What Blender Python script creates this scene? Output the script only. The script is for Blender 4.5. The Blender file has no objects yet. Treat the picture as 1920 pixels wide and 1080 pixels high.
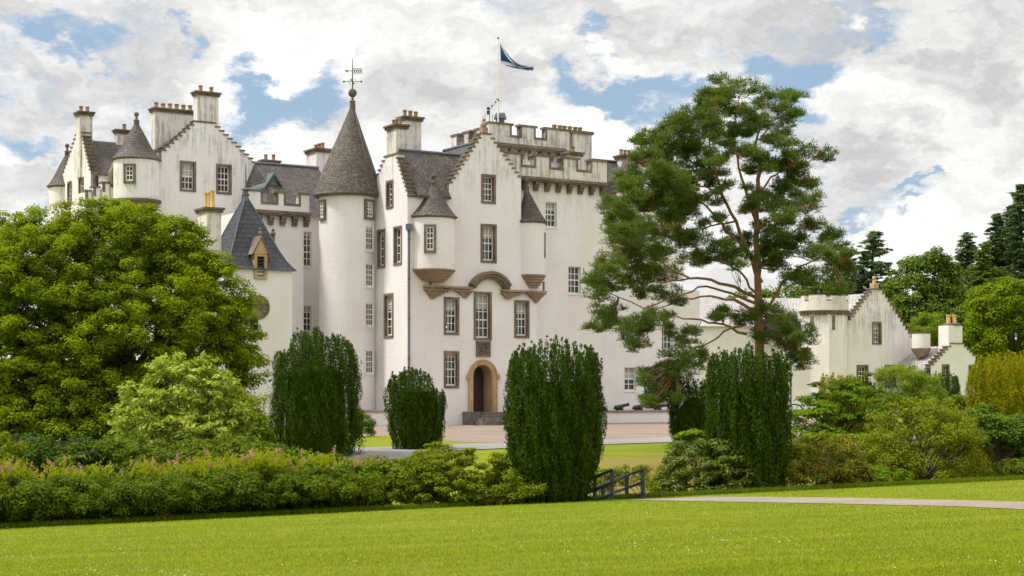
import bpy, math, random
import numpy as np
from mathutils import Vector, geometry
R = math.radians
random.seed(7); rng = np.random.default_rng(7)
SC = bpy.context.scene

# ------------------------------------------------------------------ camera
FPX, HZ, CX, CAMZ = 3000.0, 730.0, 960.0, 2.2
cd = bpy.data.cameras.new('camera'); cam = bpy.data.objects.new('camera', cd)
SC.collection.objects.link(cam); cam.location = (0, 0, CAMZ); cam.rotation_euler = (R(90), 0, 0)
cd.sensor_width = 36; cd.lens = 36*FPX/1920; cd.shift_y = (HZ-540)/1920; cd.clip_end = 6000; cd.clip_start = .5
SC.camera = cam
SC.view_settings.view_transform = 'Standard'; SC.view_settings.look = 'None'
SC.view_settings.exposure = 0.70; SC.view_settings.gamma = 1

# ------------------------------------------------------------------ node helpers
def N(nt, t, **k):
    n = nt.nodes.new(t)
    for a, v in k.items(): setattr(n, a, v)
    return n
def L(nt, a, b): nt.links.new(a, b)
def math_(nt, op, a, b=None, clamp=False):
    n = N(nt, 'ShaderNodeMath', operation=op); n.use_clamp = clamp
    for i, v in enumerate((a, b)):
        if v is None: continue
        if isinstance(v, (int, float)): n.inputs[i].default_value = v
        else: L(nt, v, n.inputs[i])
    return n.outputs[0]
def mix_(nt, f, a, b, blend='MIX'):
    n = N(nt, 'ShaderNodeMix', data_type='RGBA', blend_type=blend)
    for i, v in ((0, f), (6, a), (7, b)):
        if isinstance(v, (int, float)): n.inputs[i].default_value = v
        elif isinstance(v, tuple): n.inputs[i].default_value = (*v[:3], 1)
        else: L(nt, v, n.inputs[i])
    return n.outputs[2]
def mapr(nt, v, a, b, c=0., d=1., smooth=False):
    n = N(nt, 'ShaderNodeMapRange'); n.clamp = True
    if smooth: n.interpolation_type = 'SMOOTHSTEP'
    L(nt, v, n.inputs[0])
    for i, x in enumerate((a, b, c, d)): n.inputs[i+1].default_value = x
    return n.outputs[0]
def noise_(nt, vec, scale, detail=4, rough=.55, dist=0.):
    n = N(nt, 'ShaderNodeTexNoise'); n.inputs['Scale'].default_value = scale
    n.inputs['Detail'].default_value = detail; n.inputs['Roughness'].default_value = rough
    n.inputs['Distortion'].default_value = dist
    if vec is not None: L(nt, vec, n.inputs['Vector'])
    return n.outputs['Fac']
def scaled(nt, vec, s, loc=(0, 0, 0)):
    n = N(nt, 'ShaderNodeMapping'); n.inputs['Scale'].default_value = s; n.inputs['Location'].default_value = loc
    L(nt, vec, n.inputs['Vector']); return n.outputs[0]

# ------------------------------------------------------------------ sky and sun
SUN_AZ = math.atan2(-.95, -.12)          # direction towards the sun in plan: x, y = sin, cos
SUN_EL = R(57)
W_ = bpy.data.worlds.new('World'); SC.world = W_; W_.use_nodes = True
nt = W_.node_tree; nt.nodes.clear()
out = N(nt, 'ShaderNodeOutputWorld'); bg = N(nt, 'ShaderNodeBackground'); L(nt, bg.outputs[0], out.inputs[0])
sky = N(nt, 'ShaderNodeTexSky', sky_type='NISHITA'); sky.sun_disc = False
sky.sun_elevation = SUN_EL; sky.sun_rotation = SUN_AZ
tc = N(nt, 'ShaderNodeTexCoord'); D_ = tc.outputs['Generated']
warp = N(nt, 'ShaderNodeTexNoise'); warp.inputs['Scale'].default_value = 11; warp.inputs['Detail'].default_value = 7
warp.inputs['Roughness'].default_value = .62; L(nt, scaled(nt, D_, (1, 1, 1.8)), warp.inputs['Vector'])
wv = N(nt, 'ShaderNodeVectorMath', operation='SUBTRACT'); L(nt, warp.outputs['Color'], wv.inputs[0]); wv.inputs[1].default_value = (.5, .5, .5)
ws = N(nt, 'ShaderNodeVectorMath', operation='SCALE'); L(nt, wv.outputs[0], ws.inputs[0]); ws.inputs['Scale'].default_value = .15
wa = N(nt, 'ShaderNodeVectorMath', operation='ADD'); L(nt, D_, wa.inputs[0]); L(nt, ws.outputs[0], wa.inputs[1])
def blobs(lst, base=None):
    acc = base
    for (px, py, rx, ry, w) in lst:
        d = Vector(((px-CX)/FPX, 1, (HZ-py)/FPX)).normalized()
        m = N(nt, 'ShaderNodeMapping'); L(nt, wa.outputs[0], m.inputs['Vector'])
        sx, sz = FPX/rx, FPX/ry
        m.inputs['Scale'].default_value = (sx, 3., sz); m.inputs['Location'].default_value = (-d.x*sx, -d.y*3., -d.z*sz)
        ln = N(nt, 'ShaderNodeVectorMath', operation='LENGTH'); L(nt, m.outputs[0], ln.inputs[0])
        v = mapr(nt, ln.outputs['Value'], 0.15, 1.45, w, 0, True)
        acc = v if acc is None else math_(nt, 'ADD', acc, v)
    return acc
n1 = noise_(nt, scaled(nt, D_, (1, 1, 1.9), (3.1, .4, 1.7)), 9, 9, .6, .3)
n1b = noise_(nt, scaled(nt, wa.outputs[0], (1, 1, 1.5), (2, 5, 1)), 26, 9, .62)
cov = math_(nt, 'ADD', math_(nt, 'ADD', math_(nt, 'MULTIPLY', n1, .85), math_(nt, 'MULTIPLY', n1b, .45)), .03)
cov = blobs([(90, 60, 90, 45, -.34), (345, 85, 35, 35, -.30), (560, 215, 115, 50, -.46), (470, 175, 50, 40, -.25), (70, 285, 50, 40, -.26),
             (650, 150, 60, 50, -.3), (1120, 165, 90, 50, -.44), (1240, 190, 80, 60, -.38), (1530, 160, 90, 70, -.48), (1400, 95, 90, 30, -.3),
             (1170, 60, 60, 30, -.28), (1750, 350, 40, 12, -.25), (1730, 410, 40, 15, -.22), (1590, 400, 60, 14, -.28), (1620, 20, 70, 25, -.2),
             (500, 60, 150, 60, .2), (800, 110, 170, 100, .25), (1760, 170, 170, 130, .3), (1300, 30, 100, 40, .1),
             (1080, 260, 90, 45, .25), (650, 290, 90, 40, .25), (1700, 500, 300, 80, .2), (30, 360, 90, 60, .35)], cov)
cloud = mapr(nt, cov, .38, .72, 0, 1, True)
n2 = noise_(nt, scaled(nt, wa.outputs[0], (1, 1, 2.4), (1, 7, 3)), 10, 8, .57)
shade = blobs([(850, 170, 180, 90, .34), (1820, 140, 130, 60, .42), (1300, 60, 140, 30, .2), (30, 340, 70, 40, .25), (700, 40, 160, 40, .2), (200, 190, 120, 60, .12),
               (1650, 300, 200, 60, .12), (560, 130, 160, 50, -.2), (450, 300, 150, 60, -.25), (1100, 270, 120, 50, -.3), (1500, 470, 160, 60, -.2), (980, 240, 80, 30, -.2), (40, 300, 60, 30, -.3)], mapr(nt, n2, .37, .69))
shade = math_(nt, 'MINIMUM', math_(nt, 'MAXIMUM', shade, 0), 1)
ccol = mix_(nt, shade, (.70, .69, .67), (.385, .38, .38))
sk = N(nt, 'ShaderNodeVectorMath', operation='SCALE'); L(nt, sky.outputs[0], sk.inputs[0]); sk.inputs['Scale'].default_value = .10
skm = mix_(nt, .8, sk.outputs[0], (.22, .305, .41))
# clouds above the view brightened as added top light on walls and foliage
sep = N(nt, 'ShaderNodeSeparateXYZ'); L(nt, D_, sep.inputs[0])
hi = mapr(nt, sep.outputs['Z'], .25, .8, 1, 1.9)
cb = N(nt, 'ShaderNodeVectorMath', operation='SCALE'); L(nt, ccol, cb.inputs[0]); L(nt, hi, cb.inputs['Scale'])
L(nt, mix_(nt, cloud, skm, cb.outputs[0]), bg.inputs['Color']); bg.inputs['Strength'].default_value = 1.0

sd = bpy.data.lights.new('sun', 'SUN'); so = bpy.data.objects.new('sun', sd); SC.collection.objects.link(so)
sd.energy = 2.4; sd.angle = R(8); sd.color = (1, .955, .90)
sdir = Vector((math.sin(SUN_AZ)*math.cos(SUN_EL), math.cos(SUN_AZ)*math.cos(SUN_EL), math.sin(SUN_EL)))
so.rotation_euler = sdir.to_track_quat('Z', 'Y').to_euler(); so.location = (0, 0, 60)

# ------------------------------------------------------------------ materials
def newmat(name):
    m = bpy.data.materials.new(name); m.use_nodes = True
    t = m.node_tree; b = t.nodes['Principled BSDF']; return m, t, b
def bump(t, b, h, strength, dist=.02):
    n = N(t, 'ShaderNodeBump'); n.inputs['Strength'].default_value = strength; n.inputs['Distance'].default_value = dist
    L(t, h, n.inputs['Height']); L(t, n.outputs[0], b.inputs['Normal'])
def plain(name, c, rough=.7, var=.25, scale=6, metal=0, bmp=.3, spec=.4, c2=None):
    m, t, b = newmat(name); g = N(t, 'ShaderNodeNewGeometry')
    f = noise_(t, g.outputs['Position'], scale, 6, .6)
    f2 = noise_(t, g.outputs['Position'], scale*.17, 3, .6)
    f = mapr(t, math_(t, 'ADD', f, f2), .75, 1.25)
    c2 = c2 or tuple(x*(1-var*1.6) for x in c); c1 = tuple(min(1, x*(1+var*.5)) for x in c)
    L(t, mix_(t, f, c2, c1), b.inputs['Base Color'])
    b.inputs['Roughness'].default_value = rough; b.inputs['Metallic'].default_value = metal
    b.inputs['Specular IOR Level'].default_value = spec
    if bmp: bump(t, b, noise_(t, g.outputs['Position'], scale*3, 3), bmp)
    return m
def harl(name, base, z0, z1, low=.12, high=.8, grime=(.22, .19, .165), thr=.52):
    """painted harling: faint patches everywhere, rain streaks and lichen growing on the exposed top courses"""
    m, t, b = newmat(name); g = N(t, 'ShaderNodeNewGeometry'); P = g.outputs['Position']
    s = N(t, 'ShaderNodeSeparateXYZ'); L(t, P, s.inputs[0])
    amt = mapr(t, s.outputs['Z'], z0, z1, low, high, True)
    st = noise_(t, scaled(t, P, (2.6, 2.6, .22)), 1.6, 7, .68)
    sp = noise_(t, P, 1.1, 8, .72)
    st = math_(t, 'ADD', math_(t, 'MULTIPLY', st, .62), math_(t, 'MULTIPLY', sp, .42))
    k = math_(t, 'MULTIPLY', mapr(t, st, thr, thr+.17), amt, True)
    big = mapr(t, noise_(t, P, .32, 4, .6), .35, .65)
    c = mix_(t, big, base, tuple(x*y for x, y in zip(base, (.93, .905, .87))))
    c = mix_(t, k, c, grime)
    crk = mapr(t, noise_(t, scaled(t, P, (1.2, 1.2, 2.2)), 2.4, 10, .8), .69, .74, 0, .55)
    c = mix_(t, crk, c, tuple(x*2.1 for x in grime))
    L(t, c, b.inputs['Base Color']); b.inputs['Roughness'].default_value = .9
    b.inputs['Specular IOR Level'].default_value = .15
    rows = noise_(t, scaled(t, P, (1.6, 1.6, 5)), 2.2, 5, .6)
    bump(t, b, math_(t, 'ADD', rows, math_(t, 'MULTIPLY', noise_(t, P, 16, 3), .35)), .38, .06)
    return m
def slate(name, cols, row=.24, wid=.34, lichen=(.20, .17, .10), lich=.35):
    m, t, b = newmat(name); uv = N(t, 'ShaderNodeUVMap'); g = N(t, 'ShaderNodeNewGeometry')
    br = N(t, 'ShaderNodeTexBrick'); L(t, uv.outputs[0], br.inputs['Vector'])
    br.inputs['Color1'].default_value = (*cols[0], 1); br.inputs['Color2'].default_value = (*cols[1], 1)
    br.inputs['Mortar'].default_value = (*[x*.25 for x in cols[0]], 1)
    for k, v in (('Scale', 1), ('Mortar Size', .022), ('Brick Width', wid), ('Row Height', row), ('Mortar Smooth', .3)): br.inputs[k].default_value = v
    n = mapr(t, noise_(t, g.outputs['Position'], 1.3, 8, .7), .42, .66)
    sp = mapr(t, noise_(t, g.outputs['Position'], 7, 3, .7), .5, .62)
    c = mix_(t, math_(t, 'MULTIPLY', math_(t, 'MULTIPLY', n, sp), lich, True), br.outputs['Color'], lichen)
    L(t, c, b.inputs['Base Color']); b.inputs['Roughness'].default_value = .62; b.inputs['Specular IOR Level'].default_value = .35
    bump(t, b, math_(t, 'ADD', math_(t, 'SUBTRACT', 1, br.outputs['Fac']), math_(t, 'MULTIPLY', noise_(t, g.outputs['Position'], 9, 4), .7)), .6, .04)
    return m
def leaf_mat(name, a, b_, c, trans=.4, scale=.45, rough=.6, spec=.08):
    m, t, b = newmat(name); g = N(t, 'ShaderNodeNewGeometry')
    big = mapr(t, noise_(t, g.outputs['Position'], scale, 3, .6), .36, .64)
    c1 = mix_(t, g.outputs['Random Per Island'], a, b_)
    c2 = mix_(t, math_(t, 'MULTIPLY', big, .75), c1, c)
    L(t, c2, b.inputs['Base Color']); b.inputs['Roughness'].default_value = rough; b.inputs['Specular IOR Level'].default_value = spec
    tr = N(t, 'ShaderNodeBsdfTranslucent'); L(t, mix_(t, 1., c2, (1.0, 1.0, .45), 'MULTIPLY'), tr.inputs['Color'])
    mx = N(t, 'ShaderNodeMixShader'); mx.inputs[0].default_value = trans
    o = t.nodes['Material Output']; L(t, b.outputs[0], mx.inputs[1]); L(t, tr.outputs[0], mx.inputs[2]); L(t, mx.outputs[0], o.inputs[0])
    return m

WHITE = (.785, .752, .755)
M = {}
M['harl'] = harl('white_harling', WHITE, 12.0, 18.5, .07, .9, (.24, .20, .175), .52)
M['harl_old'] = harl('weathered_harling', (.72, .675, .65), 8, 15, .5, .95, (.17, .14, .125), .49)
M['harl_wing'] = harl('wing_harling', (.83, .765, .775), 4.5, 9.5, .10, .95, (.24, .245, .27), .47)
M['stone'] = plain('brown_sandstone', (.205, .155, .115), .85, .3, 5, bmp=.6, c2=(.10, .08, .062))
M['stone_red'] = plain('red_sandstone', (.35, .235, .175), .85, .3, 4, bmp=.6, c2=(.20, .145, .11))
M['gold'] = plain('golden_sandstone', (.50, .34, .185), .85, .2, 3, bmp=.4, c2=(.36, .245, .14))
M['cap'] = plain('lichened_coping', (.17, .135, .095), .9, .3, 5, bmp=.7, c2=(.07, .058, .045))
M['rubble'] = plain('rubble_stone', (.20, .17, .145), .9, .4, 4, bmp=1., c2=(.07, .06, .055))
M['slate'] = slate('grey_slate', ((.098, .082, .072), (.050, .043, .041)), .20, .28, (.20, .15, .09), .95)
M['slate_cone'] = slate('cone_slate', ((.145, .122, .10), (.072, .060, .052)), .155, .24, (.30, .23, .14), 1.0)
M['slate_blue'] = slate('blue_slate', ((.056, .060, .069), (.040, .043, .050)), .32, .5, (.10, .10, .10), .2)
M['slate_pale'] = slate('pale_slate', ((.46, .43, .41), (.34, .32, .31)), .30, .4, (.20, .17, .14), .7)
M['lead'] = plain('lead', (.13, .15, .175), .5, .2, 3, metal=.2)
M['iron'] = plain('painted_iron', (.035, .05, .055), .5, .3, 6, metal=.3)
M['white'] = plain('white_paint', (.80, .78, .74), .5, .04, 4, bmp=0)
M['pot'] = plain('clay_pot', (.36, .235, .12), .8, .3, 7, c2=(.18, .12, .07))
M['pot_gold'] = plain('yellow_clay_pot', (.56, .37, .14), .8, .2, 5, c2=(.38, .24, .10))
M['door'] = plain('dark_red_door', (.055, .03, .028), .55, .25, 5)
M['post'] = plain('grey_painted_timber', (.045, .055, .068), .55, .25, 6)
M['bark'] = plain('grey_bark', (.10, .083, .066), .95, .35, 6, bmp=1)
M['bark_pine'] = plain('orange_pine_bark', (.36, .185, .095), .95, .3, 3, bmp=1, c2=(.16, .095, .065))
M['bark_dark'] = plain('dark_bark', (.05, .042, .034), .95, .3, 6, bmp=1)
M['navy'] = plain('navy_canvas', (.02, .03, .05), .6, .2, 5)
M['flag_blue'] = plain('flag_blue', (.006, .045, .20), .7, .12, 3, bmp=0)
M['flag_white'] = plain('flag_white', (.62, .62, .66), .7, .08, 3, bmp=0)
def glassm():
    m, t, b = newmat('window_glass'); g = N(t, 'ShaderNodeNewGeometry')
    r = mapr(t, noise_(t, g.outputs['Position'], 2.3, 2), .35, .7)
    L(t, mix_(t, r, (.012, .014, .018), (.07, .07, .075)), b.inputs['Base Color'])
    b.inputs['Roughness'].default_value = .08; b.inputs['Specular IOR Level'].default_value = .55
    bump(t, b, noise_(t, g.outputs['Position'], 1.5, 2), .15, .05); return m
M['glass'] = glassm()
M['blind'] = plain('window_blind', (.42, .40, .35), .8, .1, 3, bmp=0)
M['curtain'] = plain('dark_curtain', (.11, .045, .035), .9, .2, 5, bmp=0)
def lampm():
    m, t, b = newmat('lamp_glow'); b.inputs['Emission Color'].default_value = (1, .45, .08, 1); b.inputs['Emission Strength'].default_value = 1.1; return m
M['lamp'] = lampm()
def lawn_colour(t, P, k=1., tex=True):
    sc = lambda c: tuple(x*k for x in c)
    f = mapr(t, noise_(t, scaled(t, P, (.30, 1.2, 1)), 1.1, 6, .65), .35, .65)
    c = mix_(t, f, sc((.19, .235, .010)), sc((.285, .315, .014)))
    pt = mapr(t, noise_(t, scaled(t, P, (.10, .55, 1)), 1.3, 5, .6, .5), .48, .66)
    c = mix_(t, math_(t, 'MULTIPLY', pt, .6), c, sc((.335, .345, .05)))
    dk = mapr(t, noise_(t, scaled(t, P, (.35, 1.5, 1), (9, 3, 0)), 1.7, 6, .7), .50, .66)
    c = mix_(t, math_(t, 'MULTIPLY', dk, .6), c, sc((.125, .18, .012)))
    w = N(t, 'ShaderNodeTexWave'); w.inputs['Scale'].default_value = .42; w.inputs['Distortion'].default_value = 1.2; w.inputs['Detail'].default_value = 2
    m = N(t, 'ShaderNodeMapping'); m.inputs['Rotation'].default_value = (0, 0, R(76)); L(t, P, m.inputs['Vector']); L(t, m.outputs[0], w.inputs['Vector'])
    return mix_(t, math_(t, 'MULTIPLY', mapr(t, w.outputs['Fac'], .25, .75), .38), c, sc((.15, .215, .012)))
def groundm():
    m, t, b = newmat('lawn_grass'); g = N(t, 'ShaderNodeNewGeometry'); P = g.outputs['Position']
    s = N(t, 'ShaderNodeSeparateXYZ'); L(t, P, s.inputs[0]); c = lawn_colour(t, P)
    fine = noise_(t, scaled(t, P, (9, 22, 9)), 3, 5, .7)
    c = mix_(t, mapr(t, fine, .3, .7, .35, 0), c, (.12, .16, .010))
    dry = math_(t, 'MULTIPLY', mapr(t, s.outputs['Z'], -.12, -.35), math_(t, 'MULTIPLY', mapr(t, s.outputs['Y'], 51, 53), mapr(t, s.outputs['X'], 0, 2)))
    c = mix_(t, math_(t, 'MULTIPLY', dry, mapr(t, noise_(t, P, 1.4, 5), .25, .55)), c, (.27, .21, .06))
    L(t, c, b.inputs['Base Color']); b.inputs['Roughness'].default_value = .85; b.inputs['Specular IOR Level'].default_value = .1
    bump(t, b, fine, .9, .04); return m
def bladem():
    m, t, b = newmat('grass_blade'); g = N(t, 'ShaderNodeNewGeometry'); P = g.outputs['Position']
    c = mix_(t, math_(t, 'MULTIPLY', g.outputs['Random Per Island'], .35), lawn_colour(t, P, 1.25), (.16, .22, .012))
    L(t, c, b.inputs['Base Color']); b.inputs['Roughness'].default_value = .8; b.inputs['Specular IOR Level'].default_value = .03
    tr = N(t, 'ShaderNodeBsdfTranslucent'); L(t, c, tr.inputs['Color']); mx = N(t, 'ShaderNodeMixShader'); mx.inputs[0].default_value = .35
    L(t, b.outputs[0], mx.inputs[1]); L(t, tr.outputs[0], mx.inputs[2]); L(t, mx.outputs[0], t.nodes['Material Output'].inputs[0]); return m
M['lf_blade'] = bladem()
M['ground'] = groundm()
def gravelm(name, a, b_, sc):
    m, t, b = newmat(name); g = N(t, 'ShaderNodeNewGeometry'); P = g.outputs['Position']
    f = mapr(t, noise_(t, P, sc, 4, .8), .35, .65); f2 = mapr(t, noise_(t, scaled(t, P, (.4, 1, 1)), .9, 5), .35, .65)
    c = mix_(t, f, a, b_); c = mix_(t, math_(t, 'MULTIPLY', f2, .6), c, tuple(x*.66 for x in a))
    L(t, c, b.inputs['Base Color']); b.inputs['Roughness'].default_value = .95
    bump(t, b, f, .8, .03); return m
M['gravel'] = gravelm('forecourt_gravel', (.235, .175, .135), (.37, .285, .22), 7)
M['path'] = gravelm('path_gravel', (.30, .24, .195), (.44, .37, .305), 12)
M['road'] = gravelm('road_tarmac', (.31, .295, .28), (.38, .36, .34), 14)

# ------------------------------------------------------------------ mesh builder
ROOT = {}
def thing(name, label, cat, loc=(0, 0, 0), group=None):
    o = bpy.data.objects.new(name, None); SC.collection.objects.link(o); o.location = loc
    o.empty_display_size = .5
    o['label'] = label; o['category'] = cat
    if group: o['group'] = group
    ROOT[o.name] = Vector(loc); return o
def tag(o, label=None, cat=None, group=None, kind=None):
    for k, v in (('label', label), ('category', cat), ('group', group), ('kind', kind)):
        if v: o[k] = v
    return o
def link(name, me, parent, origin):
    o = bpy.data.objects.new(name, me); SC.collection.objects.link(o)
    if parent is not None: o.parent = parent; ROOT[o.name] = ROOT[parent.name]
    else: o.location = origin; ROOT[o.name] = Vector(origin)
    return o
class MB:
    def __init__(s): s.v = []; s.f = []; s.m = []; s.uv = []; s.sm = []
    def face(s, pts, mat=0, uv=None, smooth=False):
        pts = [Vector(p) for p in pts]; i = len(s.v); s.v += pts; s.f.append(list(range(i, i+len(pts)))); s.m.append(mat); s.sm.append(smooth)
        if uv is None:
            n = Vector((0, 0, 0))
            for a in range(len(pts)): n += pts[a].cross(pts[(a+1) % len(pts)])
            n.normalize() if n.length > 1e-9 else None
            h = Vector((0, 0, 1)).cross(n)
            h = h.normalized() if h.length > 1e-4 else Vector((1, 0, 0)); u = n.cross(h)
            uv = [(p.dot(h), p.dot(u)) for p in pts]
        s.uv += uv
    def hexa(s, p, mat=0):      # p: 4 bottom then 4 top, counter-clockwise from above
        for q in ((3, 2, 1, 0), (4, 5, 6, 7), (0, 1, 5, 4), (1, 2, 6, 5), (2, 3, 7, 6), (3, 0, 4, 7)): s.face([p[i] for i in q], mat)
    def box(s, F, s0, s1, z0, z1, o0, o1, mat=0):   # o: offset along outward normal, o0 back, o1 front
        s.hexa([F.p(s0, z0, o1), F.p(s1, z0, o1), F.p(s1, z0, o0), F.p(s0, z0, o0), F.p(s0, z1, o1), F.p(s1, z1, o1), F.p(s1, z1, o0), F.p(s0, z1, o0)], mat)
    def bxyz(s, a, b, mat=0):
        x0, y0, z0 = a; x1, y1, z1 = b
        s.hexa([(x0, y0, z0), (x1, y0, z0), (x1, y1, z0), (x0, y1, z0), (x0, y0, z1), (x1, y0, z1), (x1, y1, z1), (x0, y1, z1)], mat)
    def prism(s, F, poly, o0, o1, side=0, cap=0, back=None):    # outline (s,z) counter-clockwise seen from the front; o1 front
        n = len(poly)
        for tri in geometry.tessellate_polygon([[Vector((a, b, 0)) for a, b in poly]]):
            q = [poly[i] for i in tri]
            ar = (q[1][0]-q[0][0])*(q[2][1]-q[0][1])-(q[2][0]-q[0][0])*(q[1][1]-q[0][1])
            if ar < 0: q = q[::-1]
            s.face([F.p(a, b, o1) for a, b in q], cap)
            s.face([F.p(a, b, o0) for a, b in q[::-1]], cap if back is None else back)
        for i in range(n):
            a, b = poly[i], poly[(i+1) % n]
            s.face([F.p(*a, o1), F.p(*a, o0), F.p(*b, o0), F.p(*b, o1)], side[i] if isinstance(side, (list, tuple)) else side)
    def skin(s, F, outline, holes, mat=0, o=0.):        # front sheet with openings, and their reveals; holes = [(poly, depth, mat)]
        loops = [outline]+[h[0] for h in holes]; flat = [p for l in loops for p in l]
        for tri in geometry.tessellate_polygon([[Vector((a, b, 0)) for a, b in l] for l in loops]):
            q = [flat[i] for i in tri]
            ar = (q[1][0]-q[0][0])*(q[2][1]-q[0][1])-(q[2][0]-q[0][0])*(q[1][1]-q[0][1])
            if abs(ar) < 1e-7: continue
            if ar < 0: q = q[::-1]
            s.face([F.p(a, b, o) for a, b in q], mat)
        for poly, dep, hm in holes:
            for i in range(len(poly)):
                a, b = poly[i], poly[(i+1) % len(poly)]
                s.face([F.p(*b, o), F.p(*b, o-dep), F.p(*a, o-dep), F.p(*a, o)], hm)
    def lathe(s, c, prof, seg=32, mat=0, a0=0., a1=2*math.pi, apex=(0, 0), smooth=True):   # prof [(r,z,(mat))] bottom to top
        full = abs(a1-a0-2*math.pi) < 1e-6; rm = max(p[0] for p in prof); z0, z1 = prof[0][1], prof[-1][1]
        def P(k, a):
            r, z = prof[k][:2]; t = (z-z0)/(z1-z0) if z1 != z0 else 0
            return Vector((c[0]+apex[0]*t+r*math.cos(a), c[1]+apex[1]*t+r*math.sin(a), z))
        d = 0
        for k in range(len(prof)-1):
            l = math.hypot(prof[k+1][0]-prof[k][0], prof[k+1][1]-prof[k][1]); mm = prof[k][2] if len(prof[k]) > 2 else mat
            for j in range(seg):
                a, b = a0+(a1-a0)*j/seg, a0+(a1-a0)*(j+1)/seg
                q = [P(k, a), P(k, b), P(k+1, b), P(k+1, a)]; uv = [(a*rm, d), (b*rm, d), (b*rm, d+l), (a*rm, d+l)]
                if prof[k+1][0] < 1e-4: q = q[:3]; uv = uv[:3]
                elif prof[k][0] < 1e-4: q = [q[0], q[2], q[3]]; uv = [uv[0], uv[2], uv[3]]
                s.face(q, mm, uv, smooth)
            d += l
    def tube(s, pts, rad, seg=6, mat=0):
        rings = []
        for i, p in enumerate(pts):
            p = Vector(p); d = (Vector(pts[min(i+1, len(pts)-1)])-Vector(pts[max(i-1, 0)])).normalized()
            a = d.cross(Vector((.31, .2, .93) if abs(d.z) < .9 else (1, 0, 0))).normalized(); b = d.cross(a)
            r = rad[i] if isinstance(rad, (list, tuple)) else rad
            rings.append([p+a*r*math.cos(2*math.pi*k/seg)+b*r*math.sin(2*math.pi*k/seg) for k in range(seg)])
        for i in range(len(rings)-1):
            for k in range(seg):
                k2 = (k+1) % seg; s.face([rings[i][k], rings[i][k2], rings[i+1][k2], rings[i+1][k]], mat, smooth=True)
        s.face(rings[0][::-1], mat); s.face(rings[-1], mat)
    def ball(s, c, r, mat=0, seg=10, sq=1.):
        n = 6; pr = [(max(r*math.sin(math.pi*i/n), 0), c[2]-r*sq*math.cos(math.pi*i/n)) for i in range(n+1)]
        pr[0] = (0, pr[0][1]); pr[-1] = (0, pr[-1][1]); s.lathe(c, pr, seg, mat)
    def build(s, name, mats, parent=None, origin=(0, 0, 0), label=None, cat=None, group=None, kind=None):
        me = bpy.data.meshes.new(name); off = ROOT[parent.name] if parent is not None else Vector(origin)
        me.from_pydata([v-off for v in s.v], [], s.f)
        mats = mats if isinstance(mats, (list, tuple)) else [mats]
        for m in mats: me.materials.append(M[m])
        me.polygons.foreach_set('material_index', s.m); me.polygons.foreach_set('use_smooth', s.sm)
        uv = me.uv_layers.new(name='UVMap'); uv.data.foreach_set('uv', [c for p in s.uv for c in p])
        if any(s.sm):
            import bmesh
            bm = bmesh.new(); bm.from_mesh(me); bmesh.ops.remove_doubles(bm, verts=[v for v in bm.verts if all(f.smooth for f in v.link_faces)], dist=1e-4)
            bm.to_mesh(me); bm.free()
            try: me.set_sharp_from_angle(angle=R(40))
            except Exception: pass
        me.update()
        o = link(name, me, parent, origin)
        return tag(o, label, cat, group, kind)

TT = R(32); U = (math.cos(TT), math.sin(TT)); V = (-math.sin(TT), math.cos(TT))
class Face:
    """a vertical plane: origin in plan, direction running left to right as the viewer sees it, outward normal"""
    def __init__(s, O, d): s.O = O; s.d = d; s.n = (d[1], -d[0])
    def p(s, a, z, o=0.): return Vector((s.O[0]+a*s.d[0]+o*s.n[0], s.O[1]+a*s.d[1]+o*s.n[1], z))
    def s(s, px): k = (px-CX)/FPX; return (k*s.O[1]-s.O[0])/(s.d[0]-k*s.d[1])
    def z(s, a, py): return CAMZ+(HZ-py)*(s.O[1]+a*s.d[1])/FPX
    def zp(s, px, py): return s.z(s.s(px), py)
    def sz(s, px, py): a = s.s(px); return (a, s.z(a, py))
    def shift(s, o): return Face((s.O[0]+o*s.n[0], s.O[1]+o*s.n[1]), s.d)
NU = (-U[0], -U[1]); NV = (-V[0], -V[1])
def at(px, D): return ((px-CX)*D/FPX, D)
def W(px, py, D): return Vector(((px-CX)*D/FPX, D, CAMZ+(HZ-py)*D/FPX))
def ZP(py, D): return CAMZ+(HZ-py)*D/FPX
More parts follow.
